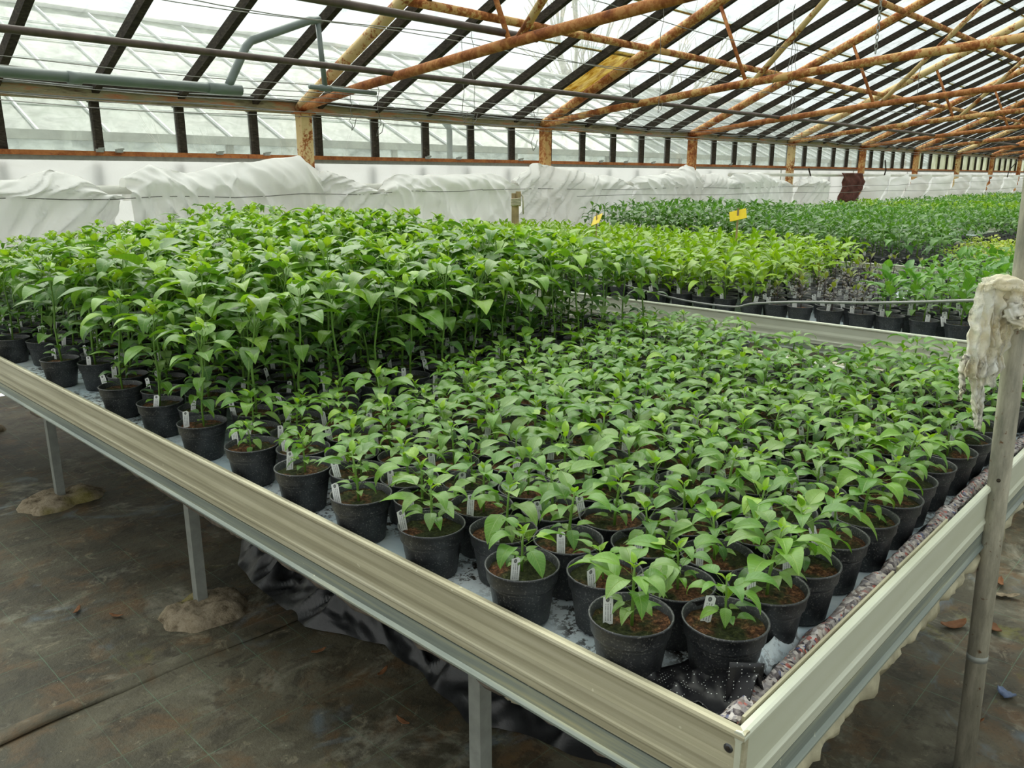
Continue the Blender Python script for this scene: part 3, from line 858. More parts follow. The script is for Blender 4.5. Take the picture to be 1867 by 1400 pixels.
for i in range(11):
    w_ = (1.25, 1.0, 1.3, 1.5, 1.35, 1.5, 1.4, 1.5, 1.5, 1.6, 1.6)[i]
    # hangs as a slanting triangle from the pipe
    m = MB()
    def fn(u, v, fx=fx, w_=w_, i=i):
        x = fx + u * w_ - (1 - v) * 0.45
        z = CZ + 0.07 - 0.55 * (1 - v) - (0.12 * (1 - u)) * v
        return (x, 5.86 - 0.08 * math.sin(v * PI * 0.8) + 0.05 * mnoise.noise(Vector((x * 3 + v * 3, v * 3, i))), z)
    m.grid(22, 14, fn)
    tag(m.build('fleece_drape', MAT['fleece'], None, True), 'slanting white fleece drape on the far pipe, %s beyond the brown rag' % ordw(i + 1), 'fleece', 'fleece drapes on the far pipe')
    fx += w_ + 0.10
# brown rag
m = MB()
def fn(u, v):
    x = 14.45 + u * 0.95 + 0.1 * math.sin(v * 5); z = CZ + 0.07 - v * 0.48 - 0.12 * abs(u - 0.6) * v
    return (x, 5.80 + 0.05 * mnoise.noise(Vector((u * 5, v * 5, 2))), z)
m.grid(18, 14, fn)
tag(solid(m.build('rag', MAT['rag'], None, True), 0.01), 'dark brown rag hanging on the white pipe by the fifth post', 'rag')
# dark hooks and canes near the wall
for (x, z1, z0, lab) in ((13.2, 0.14, -0.10, 'bent dark cane against the film left of brown rag'), (16.6, 0.32, -0.05, 'straight dark cane against the film right of brown rag'), (26.0, 0.36, 0.0, 'black hose arching down the far wall')):
    m = MB(); m.tube([(x + 0.9 * (x > 20), 5.85, CZ + z1 + 0.1 * (x > 20)), (x + 0.1, 5.85, CZ + (z1 + z0) / 2), (x, 5.85, CZ + z0)], 0.012, 6); tag(m.build('cane', MAT['bar'], None, True), lab, 'cane')
# clips and ties on the wall rail
for i, x in enumerate((2.22, 2.35, 3.1, 3.5, 5.2, 5.6, 6.5, 7.9, 8.4, 9.0, 11.0, 11.6)):
    m = MB(); m.box((-0.022, -0.03, -0.01), (0.022, 0.0, 0.012)); m.tube([(-0.01, -0.02, 0.012), (0.03, -0.03, 0.016)], 0.007, 6)
    o = m.build('rail_clip', MAT['galv'], None); o.location = (x, WY - 0.03, RAIL + 0.01)
    tag(o, 'small grey clamp on the rusty sill rail, %s from the left' % ordw(i + 1), 'clamp', 'clamps on the sill rail')

# ================================================================ benches
RIM = CZ - 0.680
BED = CZ - 0.728
# outer face of the rail at 0, inside is +; heights relative to the rim
PROF = [(0.005, 0.0), (0.001, -0.002), (-0.001, -0.006), (-0.001, -0.010), (0.002, -0.0135), (0.0028, -0.016), (0.0028, -0.044), (0.0018, -0.050), (0.0006, -0.056), (0.0004, -0.064),
        (0.0014, -0.072), (0.0018, -0.080), (0.0012, -0.086), (0.000, -0.089), (0.000, -0.093), (0.0014, -0.097), (0.0014, -0.108), (0.026, -0.108), (0.026, -0.100), (0.012, -0.094),
        (0.012, -0.016), (0.016, -0.006), (0.013, -0.001)]
EPROF = [(0.005, 0.0), (0.001, -0.002), (-0.001, -0.006), (-0.001, -0.010), (0.003, -0.0135), (0.004, -0.016), (0.004, -0.078), (0.002, -0.082), (0.000, -0.085), (0.000, -0.089),
         (0.002, -0.094), (0.002, -0.108), (0.026, -0.108), (0.026, -0.100), (0.012, -0.094), (0.012, -0.016), (0.016, -0.006), (0.013, -0.001)]
ZPROF = [(0.003, -0.112), (0.003, -0.140), (-0.004, -0.145), (-0.004, -0.149), (0.045, -0.149), (0.045, -0.144), (0.010, -0.139), (0.010, -0.112)]
def bench(label, xa, xb, ya, yb, legs, seed, front_mat, side_mat):
    b = thing('growing_bench', label, 'bench', (xa, ya, 0))
    def P(prof, flip, d):
        return [((d - p) if flip else p, RIM + q) for p, q in prof]
    w, l = xb - xa, yb - ya
    for prof, eprof, mt, nm, m2 in ((PROF, EPROF, front_mat, 'side_rail', side_mat), (ZPROF, ZPROF, MAT['zinc'], 'angle_strip', MAT['zinc'])):
        m = MB(); m.extrude(P(prof, False, 0), 'y', 0, l); m.build(nm, mt, b)
        m = MB(); m.extrude(P(prof, True, w), 'y', 0, l); m.build(nm, mt, b)
        m = MB(); m.extrude(P(eprof, False, 0), 'x', 0.0, w); m.build('end_rail' if nm == 'side_rail' else nm, m2, b)
        m = MB(); m.extrude(P(eprof, True, l), 'x', 0.0, w); m.build('end_rail' if nm == 'side_rail' else nm, m2, b)
    m = MB(); m.box((0.01, 0.01, RIM - 0.10), (w - 0.01, l - 0.01, BED - 0.012)); m.build('tray', MAT['galv'], b)
    for (lx, ly) in legs:
        m = MB(); m.box((lx - 0.0175, ly - 0.0175, 0.0), (lx + 0.0175, ly + 0.0175, RIM - 0.14)); m.build('leg', MAT['galv'], b)
    for lx in sorted(set(q[0] for q in legs)):
        m = MB(); m.box((lx - 0.02, 0.15, RIM - 0.14), (lx + 0.02, l - 0.15, RIM - 0.105)); m.build('bearer', MAT['galv'], b)
    # liner sheet
    m = MB()
    def fn(u, v):
        x = xa + 0.015 + u * (w - 0.03); y = ya + 0.015 + v * (l - 0.03)
        return (x, y, BED - 0.002 + 0.0025 * mnoise.noise(Vector((x * 6, y * 6, seed))) + 0.0015 * math.sin((x + y * .4) * 40))
    m.grid(40, 80, fn)
    return b, m


b1, lm1 = bench('nearest growing bench with tan aluminium rail, full of pepper pots', 0.83, 3.0, 0.385, 5.55,
     [(0.22, 0.71), (0.22, 2.075), (0.22, 3.45), (0.22, 4.9), (1.95, 0.71), (1.95, 2.075), (1.95, 3.45), (1.95, 4.9)], 1, MAT['alu'], MAT['alu_pale'])
tag(lm1.build('liner_sheet', MAT['liner'], None, True), 'bluish white plastic liner under the pots of nearest bench', 'sheet')
b2, lm2 = bench('second growing bench across the gap, lime green peppers on it', 3.80, 5.97, 0.30, 5.55,
     [(0.22, 0.65), (0.22, 2.5), (0.22, 4.5), (1.95, 0.65), (1.95, 2.5), (1.95, 4.5)], 2, MAT['alu_pale'], MAT['alu_pale'])
tag(lm2.build('liner_sheet', MAT['liner'], None, True), 'white plastic liner on the second bench', 'sheet')
b3, lm3 = bench('third growing bench with low yellowish plants at its near end', 6.80, 8.97, 0.5, 5.55,
     [(0.22, 0.65), (0.22, 2.5), (0.22, 4.5), (1.95, 0.65), (1.95, 4.5)], 3, MAT['alu_pale'], MAT['alu_pale'])
tag(lm3.build('liner_sheet', MAT['liner'], None, True), 'white plastic liner on the third bench', 'sheet')
b4, lm4 = bench('fourth growing bench with its pale rail showing at right', 9.80, 11.97, 1.0, 5.55, [(0.22, 0.65), (0.22, 4.0), (1.95, 4.0)], 4, MAT['alu_pale'], MAT['alu_pale'])
tag(lm4.build('liner_sheet', MAT['liner'], None, True), 'white plastic liner on the fourth bench', 'sheet')
for i in range(7):
    xa = 12.8 + 3.0 * i
    bench('%s growing bench in the row, far along the house' % ordw(5 + i), xa, xa + 2.17, 1.5, 5.55, [(0.22, 0.65), (1.95, 3.4)], 5 + i, MAT['alu_pale'], MAT['alu_pale'])
# screw at the corner
m = MB(); m.tube([(0, 0, 0), (-0.004, 0, 0)], 0.0065, 12); o = m.build('screw', MAT['screw'], b1, True); o.location = (0.006, 0.022, RIM - 0.033); 
m = MB(); m.tube([(0, 0, 0), (-0.006, 0, 0)], 0.003, 6); o = m.build('screw_recess', MAT['bar'], b1); o.location = (0.006, 0.022, RIM - 0.033)
# white irrigation pipes seen in the gap by far rail
for i, (ya, yb, dx) in enumerate(((1.0, 1.42, 0.0), (1.1, 1.30, -0.05))):
    m = MB(); m.tube([(2.965 + dx, ya, RIM - 0.012), (2.96 + dx, yb, RIM - 0.008)], 0.008, 8)
    tag(m.build('irrigation_pipe', MAT['plastic_white'], None, True), 'thin white pipe %s by the far rail of the nearest bench' % ('longer one' if i == 0 else 'shorter one'), 'pipe')

# mat edges hanging below the rails
def lumpy_strip(axis, a, b, off, z, r, mat, seed, label, name, cat, n=None, sagz=0.0):
    m = MB(); n = n or int((b - a) * 60)
    def fn(u, v):
        s_ = a + (b - a) * u; t_ = v * 2 * PI
        k = r * (0.72 + 0.45 * mnoise.noise(Vector((s_ * 17, 7 + seed, 0))) * 1.0 + 0.45 * mnoise.noise(Vector((s_ * 6.3, math.cos(t_) * 1.2, seed + math.sin(t_) * 1.2))) + 0.2 * mnoise.noise(Vector((s_ * 60, v * 6, seed))))
        p = off + math.cos(t_) * k * 1.1; q = z + math.sin(t_) * k - sagz * abs(mnoise.noise(Vector((s_ * 3, seed, 1))))
        return (p, s_, q) if axis == 'y' else (s_, p, q)
    m.grid(n, 10, fn)
    return tag(m.build(name, mat, None, True), label, cat)
lumpy_strip('y', 0.42, 3.4, 0.856, RIM - 0.160, 0.018, MAT['mat_grey'], 2, 'grey fibre mat edge bulging below the tan rail', 'mat_edge', 'mat', sagz=0.02)
lumpy_strip('x', 0.86, 3.0, 0.412, RIM - 0.172, 0.030, MAT['mat_cream'], 5, 'cream limed mat edge bulging below the right-hand rail', 'mat_edge', 'mat', sagz=0.03)
lumpy_strip('y', 0.45, 5.4, 2.96, RIM - 0.155, 0.02, MAT['mat_grey'], 8, 'grey fibre mat edge below the far side of the nearest bench', 'mat_edge', 'mat')
lumpy_strip('x', 0.86, 2.98, 0.425, RIM - 0.022, 0.0165, MAT['felt'], 11, 'rolled multicoloured fibre felt inside the right-hand rail', 'felt_roll', 'felt')
lumpy_strip('x', 0.90, 2.98, 0.442, RIM - 0.040, 0.009, MAT['black_mesh'], 15, 'ruffled black mesh strip beside the felt roll', 'mesh_strip', 'mesh')
lumpy_strip('y', 0.42, 0.62, 0.853, RIM - 0.028, 0.011, MAT['felt'], 21, 'pinkish felt scrap bunched in the bench corner', 'felt_scrap', 'felt')
lumpy_strip('y', 0.66, 1.75, 0.848, RIM - 0.040, 0.008, MAT['black_mesh'], 25, 'black mesh edge showing along inside of the tan rail', 'mesh_strip', 'mesh')
# flat cover strips clipped in the right-hand rail
for i, (xa, xb) in enumerate(((0.86, 1.41), (1.43, 1.72))):
    m = MB(); m.box((xa, 0.401, RIM - 0.03), (xb, 0.405, RIM + 0.001), Matrix.Translation((0, 0, 0)))
    tag(m.build('cover_strip', MAT['alu'], None), ('longer' if i == 0 else 'shorter') + ' loose tan strip standing inside the right-hand rail', 'strip', 'loose strips inside the rail')
# perforated black film, folded in the corner
m = MB()
def fn(u, v):
    x = 0.865 + u * 0.19; y = 0.42 + v * 0.17 * (1 - 0.45 * u)
    h = 0.018 + 0.028 * max(0, mnoise.noise(Vector((u * 4 + v * 3, (u - v) * 5, 3)))) + 0.05 * math.exp(-((u - 0.35 - .2 * v) / 0.10) ** 2) * (1 - v)
    return (x, y, BED + h * (1 - 0.6 * v * u))
m.grid(28, 20, fn)
tag(solid(m.build('perforated_film', MAT['perf'], None, True), 0.0012), 'black film dotted with holes, crumpled in the bench corner', 'film')
m = MB()
def fn(u, v):
    a = 0.6 * u
    return (0.905 + 0.045 * u + 0.01 * v, 0.455 - 0.03 * u, BED + 0.004 + v * 0.075 - 0.01 * u * v)
m.grid(5, 8, fn)
tag(solid(m.build('film_flap', MAT['perf'], None, True), 0.001), 'grey flap of dotted film standing against the corner pot', 'film')
m = MB()
def fn(u, v):
    return (1.02 + 0.17 * u - 0.05 * v, 0.435 + 0.02 * u + 0.02 * v, BED + 0.004 + v * (0.055 - 0.03 * u) + 0.004 * math.sin(u * 9))
m.grid(10, 6, fn)
tag(solid(m.build('liner_flap', MAT['liner'], None, True), 0.001), 'turned-up flap of white liner behind the corner pot', 'sheet')

m = MB()
def fn(u, v):
    x = -1.5 + 4.6 * u; w_ = 0.035 + 0.012 * mnoise.noise(Vector((x * 3, 0, 0)))
    return (x, 2.205 + (v - 0.5) * w_ * 2 + 0.012 * math.sin(x * 3.1), 0.006 + 0.016 * math.sin(v * PI) ** 0.7 * (0.7 + 0.5 * mnoise.noise(Vector((x * 5, 1, 0)))))
m.grid(120, 8, fn)
tag(solid(m.build('fabric_seam', MAT['floor'], None, True), 0.002), 'raised overlapping seam running across the dark ground fabric', 'seam')

# ---- concrete footings and clutter on the floor
def footing(x, y, r, h, seed, label):
    m = MB(); n, k = 36, 9
    def fn(u, v):
        a = u * 2 * PI; rad = r * v * (1 + 0.28 * mnoise.noise(Vector((math.cos(a) * 1.6, math.sin(a) * 1.6, seed))) + 0.10 * mnoise.noise(Vector((math.cos(a) * 6, math.sin(a) * 6, seed))))
        z = h * (1 - v ** 5) * (0.8 + 0.3 * mnoise.noise(Vector((rad * 14 * math.cos(a), rad * 14 * math.sin(a), seed)))) + 0.012 * mnoise.noise(Vector((rad * 40 * math.cos(a), rad * 40 * math.sin(a), seed + 4)))
        if v > 0.98: z = -0.01
        return (x + rad * math.cos(a), y + rad * math.sin(a) * 0.8, max(z, 0.004) if v < 0.98 else -0.006)
    m.grid(n, k, fn)
    return tag(m.build('concrete_footing', MAT['concrete'], None, True), label, 'footing', 'concrete footings under bench legs')
footing(1.05, 2.44, 0.150, 0.055, 3, 'rough concrete footing of the middle bench leg, brown crumbs on top')
footing(1.04, 3.83, 0.175, 0.05, 9, 'rough concrete footing of the leftmost bench leg')
footing(1.05, 5.29, 0.16, 0.05, 19, 'rough concrete footing hidden farthest under the nearest bench')
footing(0.96, 4.9, 0.10, 0.05, 29, 'small grey concrete lump at the left frame edge')
footing(1.05, 1.095, 0.15, 0.04, 12, 'rough concrete footing of the leg nearest the bench corner')

# black film crumpled under the bench
m = MB()
EX = [(0.55, 1.52), (1.0, 1.42), (1.37, 1.30), (1.61, 1.33), (1.83, 1.36), (1.98, 1.30), (2.1, 1.25), (2.4, 1.27), (2.66, 1.31), (2.85, 1.43), (3.1, 1.6)]
def fn(u, v):
    y = 0.98 + u * 2.02
    e = float(np.interp(y, [q[0] for q in EX], [q[1] for q in EX])) - 0.02
    x = e + v * 0.75 + 0.03 * mnoise.noise(Vector((y * 7, v * 3, 2)))
    wx = 0.25 * mnoise.noise(Vector((x * 3, y * 3, 1))); wy = 0.25 * mnoise.noise(Vector((x * 3, y * 3, 4)))
    r1 = 1 - abs(mnoise.noise(Vector(((x + wx) * 5 + y * 2, (y + wy) * 4.5 - x * 3, 7)))) * 3.0
    r2 = 1 - abs(mnoise.noise(Vector(((x + wx) * 13, (y + wy) * 11 + x * 6, 9)))) * 2.6
    z = (0.015 + 0.10 * max(0, r1) ** 1.3 + 0.035 * max(0, r2)) * min(1, v * 5 + 0.05) + 0.20 * max(0, 1 - abs(v - 0.5) * 2) * (0.5 + 0.5 * mnoise.noise(Vector((y * 2.2, 0, 4))))
    return (x, y, z + 0.004)
m.grid(260, 90, fn)
tag(m.build('black_film_heap', MAT['black_film'], None, True), 'crumpled black plastic film lying on floor under the nearest bench', 'film')
# twisted rag hanging under the bench
m = MB(); m.tube([(0.90, 0.86, RIM - 0.15), (0.93, 0.885, RIM - 0.21), (0.95, 0.905, RIM - 0.255), (0.955, 0.91, RIM - 0.27)], [0.008, 0.016, 0.018, 0.006], 9)
m.tube([(0.93, 0.88, RIM - 0.245), (0.93, 0.84, RIM - 0.23), (0.91, 0.80, RIM - 0.20), (0.90, 0.78, RIM - 0.15)], [0.01, 0.014, 0.012, 0.008], 9)
tag(m.build('knotted_rag', MAT['mat_cream'], None, True), 'pale knotted strip hanging under the tan rail near leg', 'rag')
# litter on the aisle floor
def scrap(x, y, sx, sy, seed, mat, label, cat, name, h=0.012):
    m = MB()
    def fn(u, v):
        a = (u - 0.5); b = (v - 0.5)
        w = math.sqrt(max(0.02, 1 - (2 * a) ** 2))
        return (a * sx, b * sy * w * (1 + 0.3 * mnoise.noise(Vector((u * 4, v * 4, seed)))), 0.007 + h * abs(mnoise.noise(Vector((u * 3, v * 3, seed)))) + h * (4 * a * a))
    m.grid(8, 5, fn); o = m.build(name, mat, None, True); o.location = (x, y, 0); o.rotation_euler = (0, 0, seed * 1.3)
    return tag(solid(o, 0.001), label, cat)
scrap(2.405, 0.35, 0.05, 0.04, 1, MAT['blue'], 'small blue plastic scrap on the floor right of the pole', 'scrap', 'plastic_scrap')
scrap(2.70, 0.57, 0.10, 0.04, 2, MAT['leaf_litter'], 'curled brown dry leaf left of the pole', 'leaf', 'dry_leaf')
scrap(2.78, 0.48, 0.11, 0.035, 3, MAT['leaf_litter'], 'curled brown dry leaf right of the pole', 'leaf', 'dry_leaf')
scrap(3.03, 0.50, 0.10, 0.03, 4, MAT['concrete'], 'withered grey leaf on floor at right edge', 'leaf', 'dry_leaf')
scrap(3.12, 0.53, 0.07, 0.02, 5, MAT['leaf_litter'], 'small tan dry leaf beyond the withered grey one', 'leaf', 'dry_leaf')
scrap(2.22, 0.38, 0.035, 0.02, 6, MAT['leaf_litter'], 'tiny orange leaf scrap low beside the pole', 'leaf', 'dry_leaf')
for i, (x, y) in enumerate(((0.75, 2.75), (0.83, 2.62), (1.25, 1.72), (1.15, 1.5), (1.18, 1.95), (1.1, 2.2))):
    scrap(x, y, 0.05, 0.015, 20 + i, MAT['leaf_litter'], 'small dry brown twig scrap on the dark floor, %s' % ('near the yellow stain', 'left of the middle footing', 'below the black film', 'lowest below black film', 'beside the black film edge', 'beside the middle footing')[i], 'twig', 'dry_twig', 0.006)

# ================================================================ steel pole with torn fleece and cable
t = thing('steel_pole', 'weathered grey steel pole standing in the aisle at right', 'pole', (2.0, 0.352, 0))
def mk_pole():
    q = NT('weathered_pole_steel'); n = q.noise(q.wcoord((6, 6, 1.2)), 5, 6, 0.7); n2 = q.noise(q.wcoord(), 60, 3)
    c = q.ramp(n, [(0.3, lin(124, 124, 112)), (0.5, lin(166, 162, 146)), (0.72, lin(204, 200, 182))])
    c = q.mix(q.ramp(n2, [(0.66, (0, 0, 0)), (0.74, (1, 1, 1))]), c, lin(112, 84, 60))
    return q.done(q.bsdf(c, 0.55, 0.2, 0.5, q.bump(n2, 0.2, 0.001)))
MAT['pole'] = mk_pole()
def pole_at(z):
    f = z / CZ
    return Vector((0, 0.0 + 0.045 * f, z))
m = MB(); m.tube([pole_at(0), pole_at(0.8), pole_at(1.6), pole_at(2.44)], 0.0225, 20); m.build('tube', MAT['pole'], t, True)
m = MB(); m.tube([pole_at(0.31) , pole_at(0.325)], 0.0232, 20); m.build('weld_ring', MAT['galv'], t, True)
hp = pole_at(CZ - 0.66); m = MB(); d = Vector((-0.985, -0.17, 0)); m.tube([hp + d * 0.0222, hp + d * 0.0232], 0.0045, 12); m.build('bolt_hole', MAT['bar'], t)
PZ = CZ - 0.27
pc = Vector((2.0, 0.352, 0)) + pole_at(PZ)
# torn fleece cloth: a knot round the pole and a hanging rag on the left
m = MB()
side = Vector((-0.69, 0.72, 0))          # square to the diagonal of the house
tow = Vector((-0.72, -0.69, 0))
def ragfn(cx, w0, w1, z0, z1, sd, off):
    def fn(u, v):
        wid = w0 + (w1 - w0) * v ** 1.5
        wid *= 1 + 0.22 * mnoise.noise(Vector((0, v * 7, sd))) * v
        px = cx(v) + (u - 0.5) * wid + 0.004 * mnoise.noise(Vector((u * 9, v * 12, sd)))
        fold = 0.010 * math.sin(u * 21 + v * 5 + sd) + 0.014 * mnoise.noise(Vector((u * 8, v * 7, sd))) + 0.006 * mnoise.noise(Vector((u * 22, v * 16, sd)))
        zz = z0 + (z1 - z0) * v + 0.012 * mnoise.noise(Vector((u * 7, sd, 0))) * v * 2
        return pc + side * px + tow * (off + fold) + Vector((0, 0, zz))
    return fn
m.grid(44, 60, ragfn(lambda v: 0.078 + 0.010 * v, 0.075, 0.062, 0.054, -0.150, 1.0, 0.030))
clo = tag(solid(m.build('torn_fleece', MAT['lace'], None, True), 0.0012), 'torn white fleece rag tied to the steel pole', 'cloth')
q = MB(); q.grid(20, 50, ragfn(lambda v: 0.090 - 0.020 * v, 0.040, 0.003, -0.10, -0.262, 2.0, 0.026)); solid(q.build('tail', MAT['lace'], clo, True), 0.001)
q = MB(); q.grid(24, 44, ragfn(lambda v: 0.052 - 0.004 * v, 0.050, 0.020, 0.02, -0.170, 5.0, 0.020)); solid(q.build('tail', MAT['lace'], clo, True), 0.001)
q = MB(); q.grid(6, 24, ragfn(lambda v: 0.118, 0.012, 0.002, -0.10, -0.20, 7.0, 0.026)); solid(q.build('tail', MAT['lace'], clo, True), 0.001)
def strand(pts, rad, sd):
    P = [pc + side * a + tow * b + Vector((0, 0, c)) for a, b, c in pts]
    k = MB(); n = len(P) - 1
    def fn(u, v):
        f = u * n; i_ = min(int(f), n - 1); p = P[i_].lerp(P[i_ + 1], f - i_)
        d = (P[i_ + 1] - P[i_]).normalized(); a = d.cross(Vector((0, 0, 1))).normalized() if abs(d.z) < .95 else Vector((1, 0, 0)); b = d.cross(a)
        t_ = v * 2 * PI; r_ = rad * (0.8 + 0.5 * mnoise.noise(Vector((u * 4, 1, sd)))) * (1 + 0.35 * math.sin(t_ * 5 + u * 9 + sd) * 0.6 + 0.3 * mnoise.noise(Vector((math.cos(t_) * 2, math.sin(t_) * 2 + u * 12, sd))))
        return p + (a * math.cos(t_) + b * math.sin(t_)) * r_
    k.grid(60, 28, fn)
    return k.build('knot', MAT['lace'], clo, True)
strand([(0.105, 0.030, 0.052), (0.08, 0.038, 0.058), (0.045, 0.042, 0.052), (0.015, 0.042, 0.035), (0.0, 0.04, 0.01)], 0.017, 1.0)
strand([(0.030, 0.030, 0.045), (0.040, 0.036, 0.015), (0.036, 0.042, -0.015), (0.02, 0.045, -0.03)], 0.021, 2.0)
strand([(0.052, 0.044, 0.002), (0.045, 0.052, -0.022), (0.015, 0.052, -0.034), (-0.015, 0.044, -0.026), (-0.035, 0.02, -0.012), (-0.03, -0.02, 0.0), (0.01, -0.034, 0.01), (0.035, -0.01, 0.02)], 0.010, 3.0)
strand([(0.02, 0.036, 0.03), (-0.015, 0.034, 0.015), (-0.034, 0.010, 0.0), (-0.03, -0.02, -0.01), (0.01, -0.034, 0.0)], 0.013, 4.0)
# grey cable sagging from the pole over the gap
cp = [(2.02, 0.40, -0.235), (2.1, 0.47, -0.26), (2.18, 0.50, -0.285), (2.32, 0.60, -0.315), (2.55, 0.88, -0.375), (2.75, 1.22, -0.43), (2.88, 1.45, -0.475), (2.96, 1.58, -0.51), (3.0, 1.82, -0.515), (3.0, 2.05, -0.49), (3.0, 2.27, -0.462), (3.0, 2.75, -0.415), (2.98, 3.3, -0.385), (2.9, 4.2, -0.36)]
m = MB()
def cr(P, n=8):
    out = []
    P = [Vector(p) for p in P]
    for i in range(len(P) - 1):
        p0 = P[max(i - 1, 0)]; p1 = P[i]; p2 = P[i + 1]; p3 = P[min(i + 2, len(P) - 1)]
        for k in range(n):
            t_ = k / n
            out.append(0.5 * ((2 * p1) + (-p0 + p2) * t_ + (2 * p0 - 5 * p1 + 4 * p2 - p3) * t_ * t_ + (-p0 + 3 * p1 - 3 * p2 + p3) * t_ ** 3))
    out.append(P[-1]); return out
m.tube([(p[0], p[1], p[2] + CZ) for p in cr(cp)], 0.0042, 8)
tag(m.build('power_cable', MAT['cable'], None, True), 'grey cable sagging from the pole over the gap between benches', 'cable')

# wooden stake and small markers among the plants
t = thing('wooden_stake', 'pale wooden stake tied with string rising above the plants', 'stake', (5.0, 4.72, 0))
m = MB(); m.box((-0.022, -0.022, 0), (0.022, 0.022, CZ - 0.13)); m.build('post', MAT['wood'], t)
m = MB(); m.box((-0.016, -0.05, CZ - 0.235), (0.016, -0.022, CZ - 0.115)); m.build('block', MAT['wood'], t)
m = MB()
for j in range(5):
    zz = CZ - 0.175 - 0.012 * j
    m.tube([(0.036 * math.cos(a * PI / 5), -0.01 + 0.045 * math.sin(a * PI / 5), zz + 0.004 * math.sin(a)) for a in range(11)], 0.006, 5)
m.tube([(0.02, -0.03, CZ - 0.12), (0.03, -0.06, CZ - 0.16), (0.03, -0.065, CZ - 0.30)], 0.006, 5); m.build('string', MAT['string'], t, True)
for (x, y, z, w, h, rz, lab) in ((4.9, 2.62, CZ - 0.24, 0.11, 0.07, 0.3, 'yellow sticky card standing clear above lime plants'), (4.9, 3.78, CZ - 0.31, 0.13, 0.08, -0.4, 'yellow sticky card half hidden among lime plants')):
    t = thing('sticky_card', lab, 'card', (x, y, 0), rz)
    m = MB(); m.box((-0.0015, -w / 2, z - h / 2), (0.0015, w / 2, z + h / 2), Matrix.Translation((0, 0, z)) @ Matrix.Rotation(-0.25, 4, 'X') @ Matrix.Rotation(0.5, 4, 'Y') @ Matrix.Translation((0, 0, -z))); m.build('card', MAT['yellow'], t)
    m = MB(); m.box((-0.004, -0.006, BED + 0.09), (0.0, 0.006, z + h / 2 + 0.01)); m.build('stick', MAT['wood'], t)

# ================================================================ plants
def leaf_template(Lb, W, pet, th0, droop, cup, seed, nr=6, nc=4, pet_up=0.55, twist=0.0, petn=3):
    """leaf with petiole; grows along +Y from the stem. returns verts, faces, uvs(per vert)"""
    V = []; F = []; UV = []
    r = random.Random(seed)
    # petiole
    p = np.array([0.0, 0.0, 0.0]); a = pet_up
    PP = [p.copy()]
    for i in range(3):
        a_ = pet_up + (th0 - pet_up) * (i + 0.5) / 3
        p = p + np.array([0, math.cos(a_), math.sin(a_)]) * pet / 3
        PP.append(p.copy())
    if petn:
        rr_ = 0.0011 + 0.012 * W
        for i, q in enumerate(PP):
            for j in range(petn):
                t_ = 2 * PI * j / petn
                V.append((q[0] + rr_ * math.cos(t_), q[1], q[2] + rr_ * math.sin(t_) - rr_)); UV.append((0.5, 0.02))
        for i in range(3):
            for j in range(petn):
                F.append((i * petn + j, i * petn + (j + 1) % petn, (i + 1) * petn + (j + 1) % petn, (i + 1) * petn + j))
    k = len(V)
    th = th0; q = PP[-1].copy(); ds = Lb / nr
    tw = 0.0
    for i in range(nr + 1):
        s_ = i / nr
        if i > 0:
            th = th0 - droop * ((i - 0.5) / nr) ** 1.2
            q = q + np.array([0.0, math.cos(th), math.sin(th)]) * ds
        w = 0.5 * W * (math.sin(PI * min(1, s_ ** 0.66)) ** 0.85) * (1.0 - 0.28 * s_) * 1.18 if 0 < s_ < 1 else 0.0008
        tw = twist * s_
        nrm = np.array([0, -math.sin(th), math.cos(th)])
        sx = np.array([math.cos(tw), 0, 0]) + nrm * math.sin(tw)
        for j in range(nc + 1):
            c = (j / nc - 0.5) * 2
            lift = cup * abs(c) * w - 0.35 * abs(cup) * (c * c) * w
            wav = 0.05 * w * math.sin(s_ * 11 + seed + c * 2) * abs(c)
            P_ = q + sx * c * w + nrm * (lift + wav)
            V.append(tuple(P_)); UV.append((0.5 + c * 0.5 * (w / (0.5 * W + 1e-6)), 0.04 + 0.96 * s_))
    for i in range(nr):
        for j in range(nc):
            b = k + i * (nc + 1) + j
            F.append((b, b + 1, b + nc + 2, b + nc + 1))
    return V, F, UV


def mesh_uv(name, V, F, UV, mat, smooth=True):
    m = bpy.data.meshes.new(name); m.from_pydata(V, [], F); m.materials.append(mat)
    ul = m.uv_layers.new(name='UVMap')
    li = np.empty(len(m.loops), dtype=np.int32); m.loops.foreach_get('vertex_index', li)
    ul.data.foreach_set('uv', np.asarray(UV, dtype=np.float32)[li].ravel())
    if smooth: m.polygons.foreach_set('use_smooth', [True] * len(m.polygons))
    m.update()
    return m


# leaf shapes, unit length; (shape family) x variants
LEAVES = {}      # key -> list of (mesh, lowres template)
def family(key, W, pet, th0, droop, cup, n, pet_up=0.6):
    r = random.Random(hash(key) % 1 + len(key) * 17)
    out = []
    for i in range(n):
        a = (1.0, W * r.uniform(0.88, 1.12), pet * r.uniform(0.8, 1.2), th0 + r.uniform(-.18, .18), droop * r.uniform(0.75, 1.25), cup + r.uniform(-.15, .12), 3.0 + i, )
        tw = r.uniform(-0.5, 0.5)
        hi = leaf_template(*a, nr=7, nc=4, pet_up=pet_up, twist=tw)
        lo = leaf_template(*a, nr=3, nc=2, pet_up=pet_up, twist=tw, petn=0)
        out.append((mesh_uv('leaf_' + key, *hi, MAT['leaf']), lo))
    LEAVES[key] = out
family('arch', 0.47, 0.55, 0.45, 1.75, 0.45, 5)            # arching, drooping
family('flat', 0.51, 0.50, 0.25, 0.95, 0.35, 5)
family('up', 0.44, 0.22, 0.95, 0.9, 0.65, 4, 0.9)          # young, upright
family('hang', 0.52, 0.45, -0.25, 1.25, 0.35, 4, 0.3)
family('slim', 0.34, 0.40, 0.40, 1.3, 0.5, 4)

